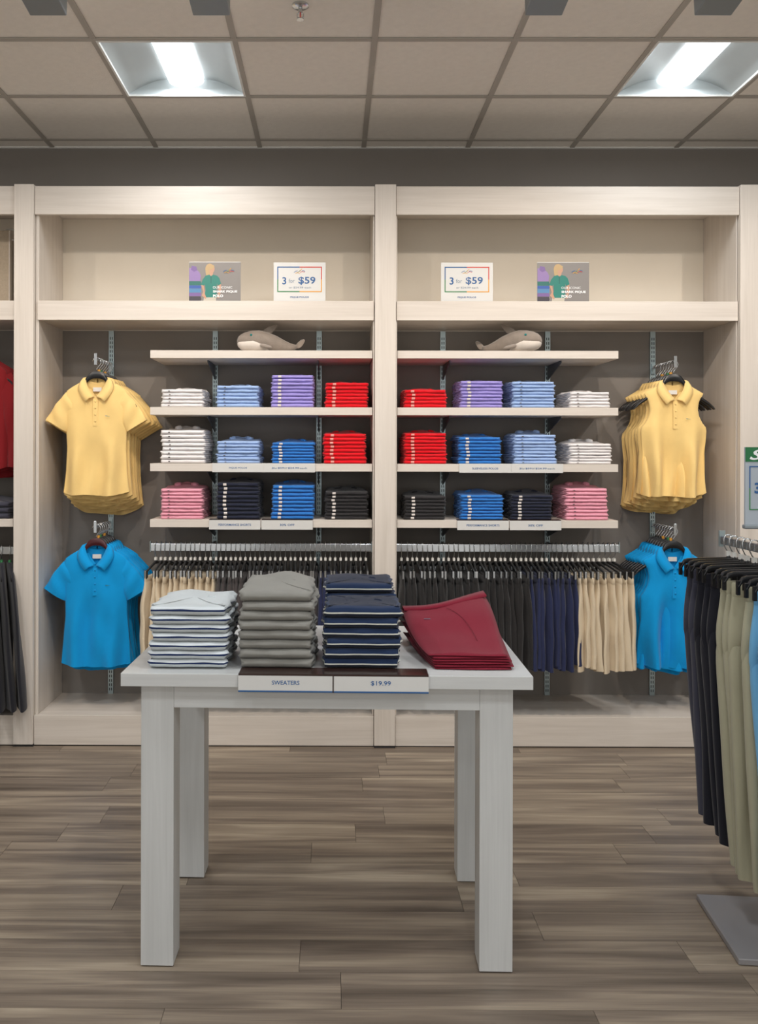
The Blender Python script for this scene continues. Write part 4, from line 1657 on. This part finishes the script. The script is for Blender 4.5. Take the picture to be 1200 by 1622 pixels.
def pband_mesh(col, wt):
    rings = []
    for z in (.003, -.003, -.042, -.045):
        e = .002 if z in (.003, -.045) else 0
        rings.append([((wt / 2 + .003 - e) * math.copysign(abs(math.cos(2 * PI * k / 32)) ** .9, math.cos(2 * PI * k / 32)),
                       (.0150 - e) * math.copysign(abs(math.sin(2 * PI * k / 32)) ** .8, math.sin(2 * PI * k / 32)), z) for k in range(32)])
    return MB().loft(rings, True).mesh('waistband', CL[col], True, 60)


hk3 = MB().tube([(.016, 0, -.022), (.017, 0, -.006), (.011, 0, .006), (0, 0, .009), (-.011, 0, .006), (-.017, 0, -.006), (-.016, 0, -.03), (-.008, 0, -.046), (0, 0, -.056), (0, 0, -.07)], .0024, 8).mesh('hook', M['chrome'], True)
hb3 = MB()
hb3.tube([(0, 0, -.066), (0, 0, -.078)], [.006, .009], 8)
rows = []
for k in range(25):
    u = -1 + 2 * k / 24
    x = .178 * u
    zt = -.074 - .006 * abs(u) - .026 * max(0, (abs(u) - .86) / .14) ** 2
    hh = .017
    rows.append([(x, -.005, zt), (x, .005, zt), (x, .007, zt - hh / 2), (x, .005, zt - hh), (x, -.005, zt - hh), (x, -.007, zt - hh / 2)])
hb3.loft(rows)
for s in (-1, 1):
    hb3.box(s * .176 - .005, s * .176 + .005, -.006, .006, -.140, -.095)
hb3_me = hb3.mesh('hanger_body', M['blackplastic'], True, 45)
hc3 = MB()
hc3.box(-.010, .010, -.020, -.0162, -.138, -.092)
hc3.box(-.010, .010, .0162, .020, -.138, -.092)
hc3.box(-.006, .006, -.020, .020, -.096, -.088)
hc3_me = hc3.mesh('clip', M['blackplastic'])
sz3 = MB().box(-.008, .008, -.006, .006, -.070, -.052).mesh('size_marker', M['marker'])
PT = [(3.245, 'slate', .86), (3.20, 'slate', .88), (3.145, 'ink jacket', .90), (3.10, 'ink jacket', .92), (3.045, 'ink jacket', .935), (2.97, 'sage', .97), (2.925, 'sage', .98), (2.88, 'sage', .985), (2.79, 'sage', .98), (2.73, 'sky blue', .97), (2.675, 'sky blue', .98), (2.61, 'sky blue', .97), (2.54, 'white', .95)]
cnt = 0
_pm = {}
for i, (yy, col, L) in enumerate(PT):
    wn = 'rearmost' if i == 0 else ORD[i + 1] + ' from the rear'
    rz = R(random.uniform(-2, 3))
    h = empty('trouser_hanger', (RX, yy, 1.276), rz=rz, label='black clip hanger on the floor rack, ' + wn, cat='hanger', group='trouser hangers on the floor rack')
    ob('hook', hk3, h)
    ob('body', hb3_me, h)
    for s_ in (-1, 1):
        ob('clip', hc3_me, h, (s_ * .115, 0, 0))
    ob('size_marker', sz3, h)
    cn = {'slate': 'slate grey', 'ink jacket': 'black', 'sage': 'sage green', 'navy': 'dark navy'}.get(col, col)
    key = (col, L, i)
    g = empty('hanging_trousers', (RX, yy, 1.276 - .118), rz=rz, label='%s trousers on the floor rack, %s' % (cn, wn), cat='trousers', group='trousers on the floor rack')
    ob('body', pants_mesh(col, L, 30 + i), g)
    ob('waistband', pband_mesh(col, .30), g)
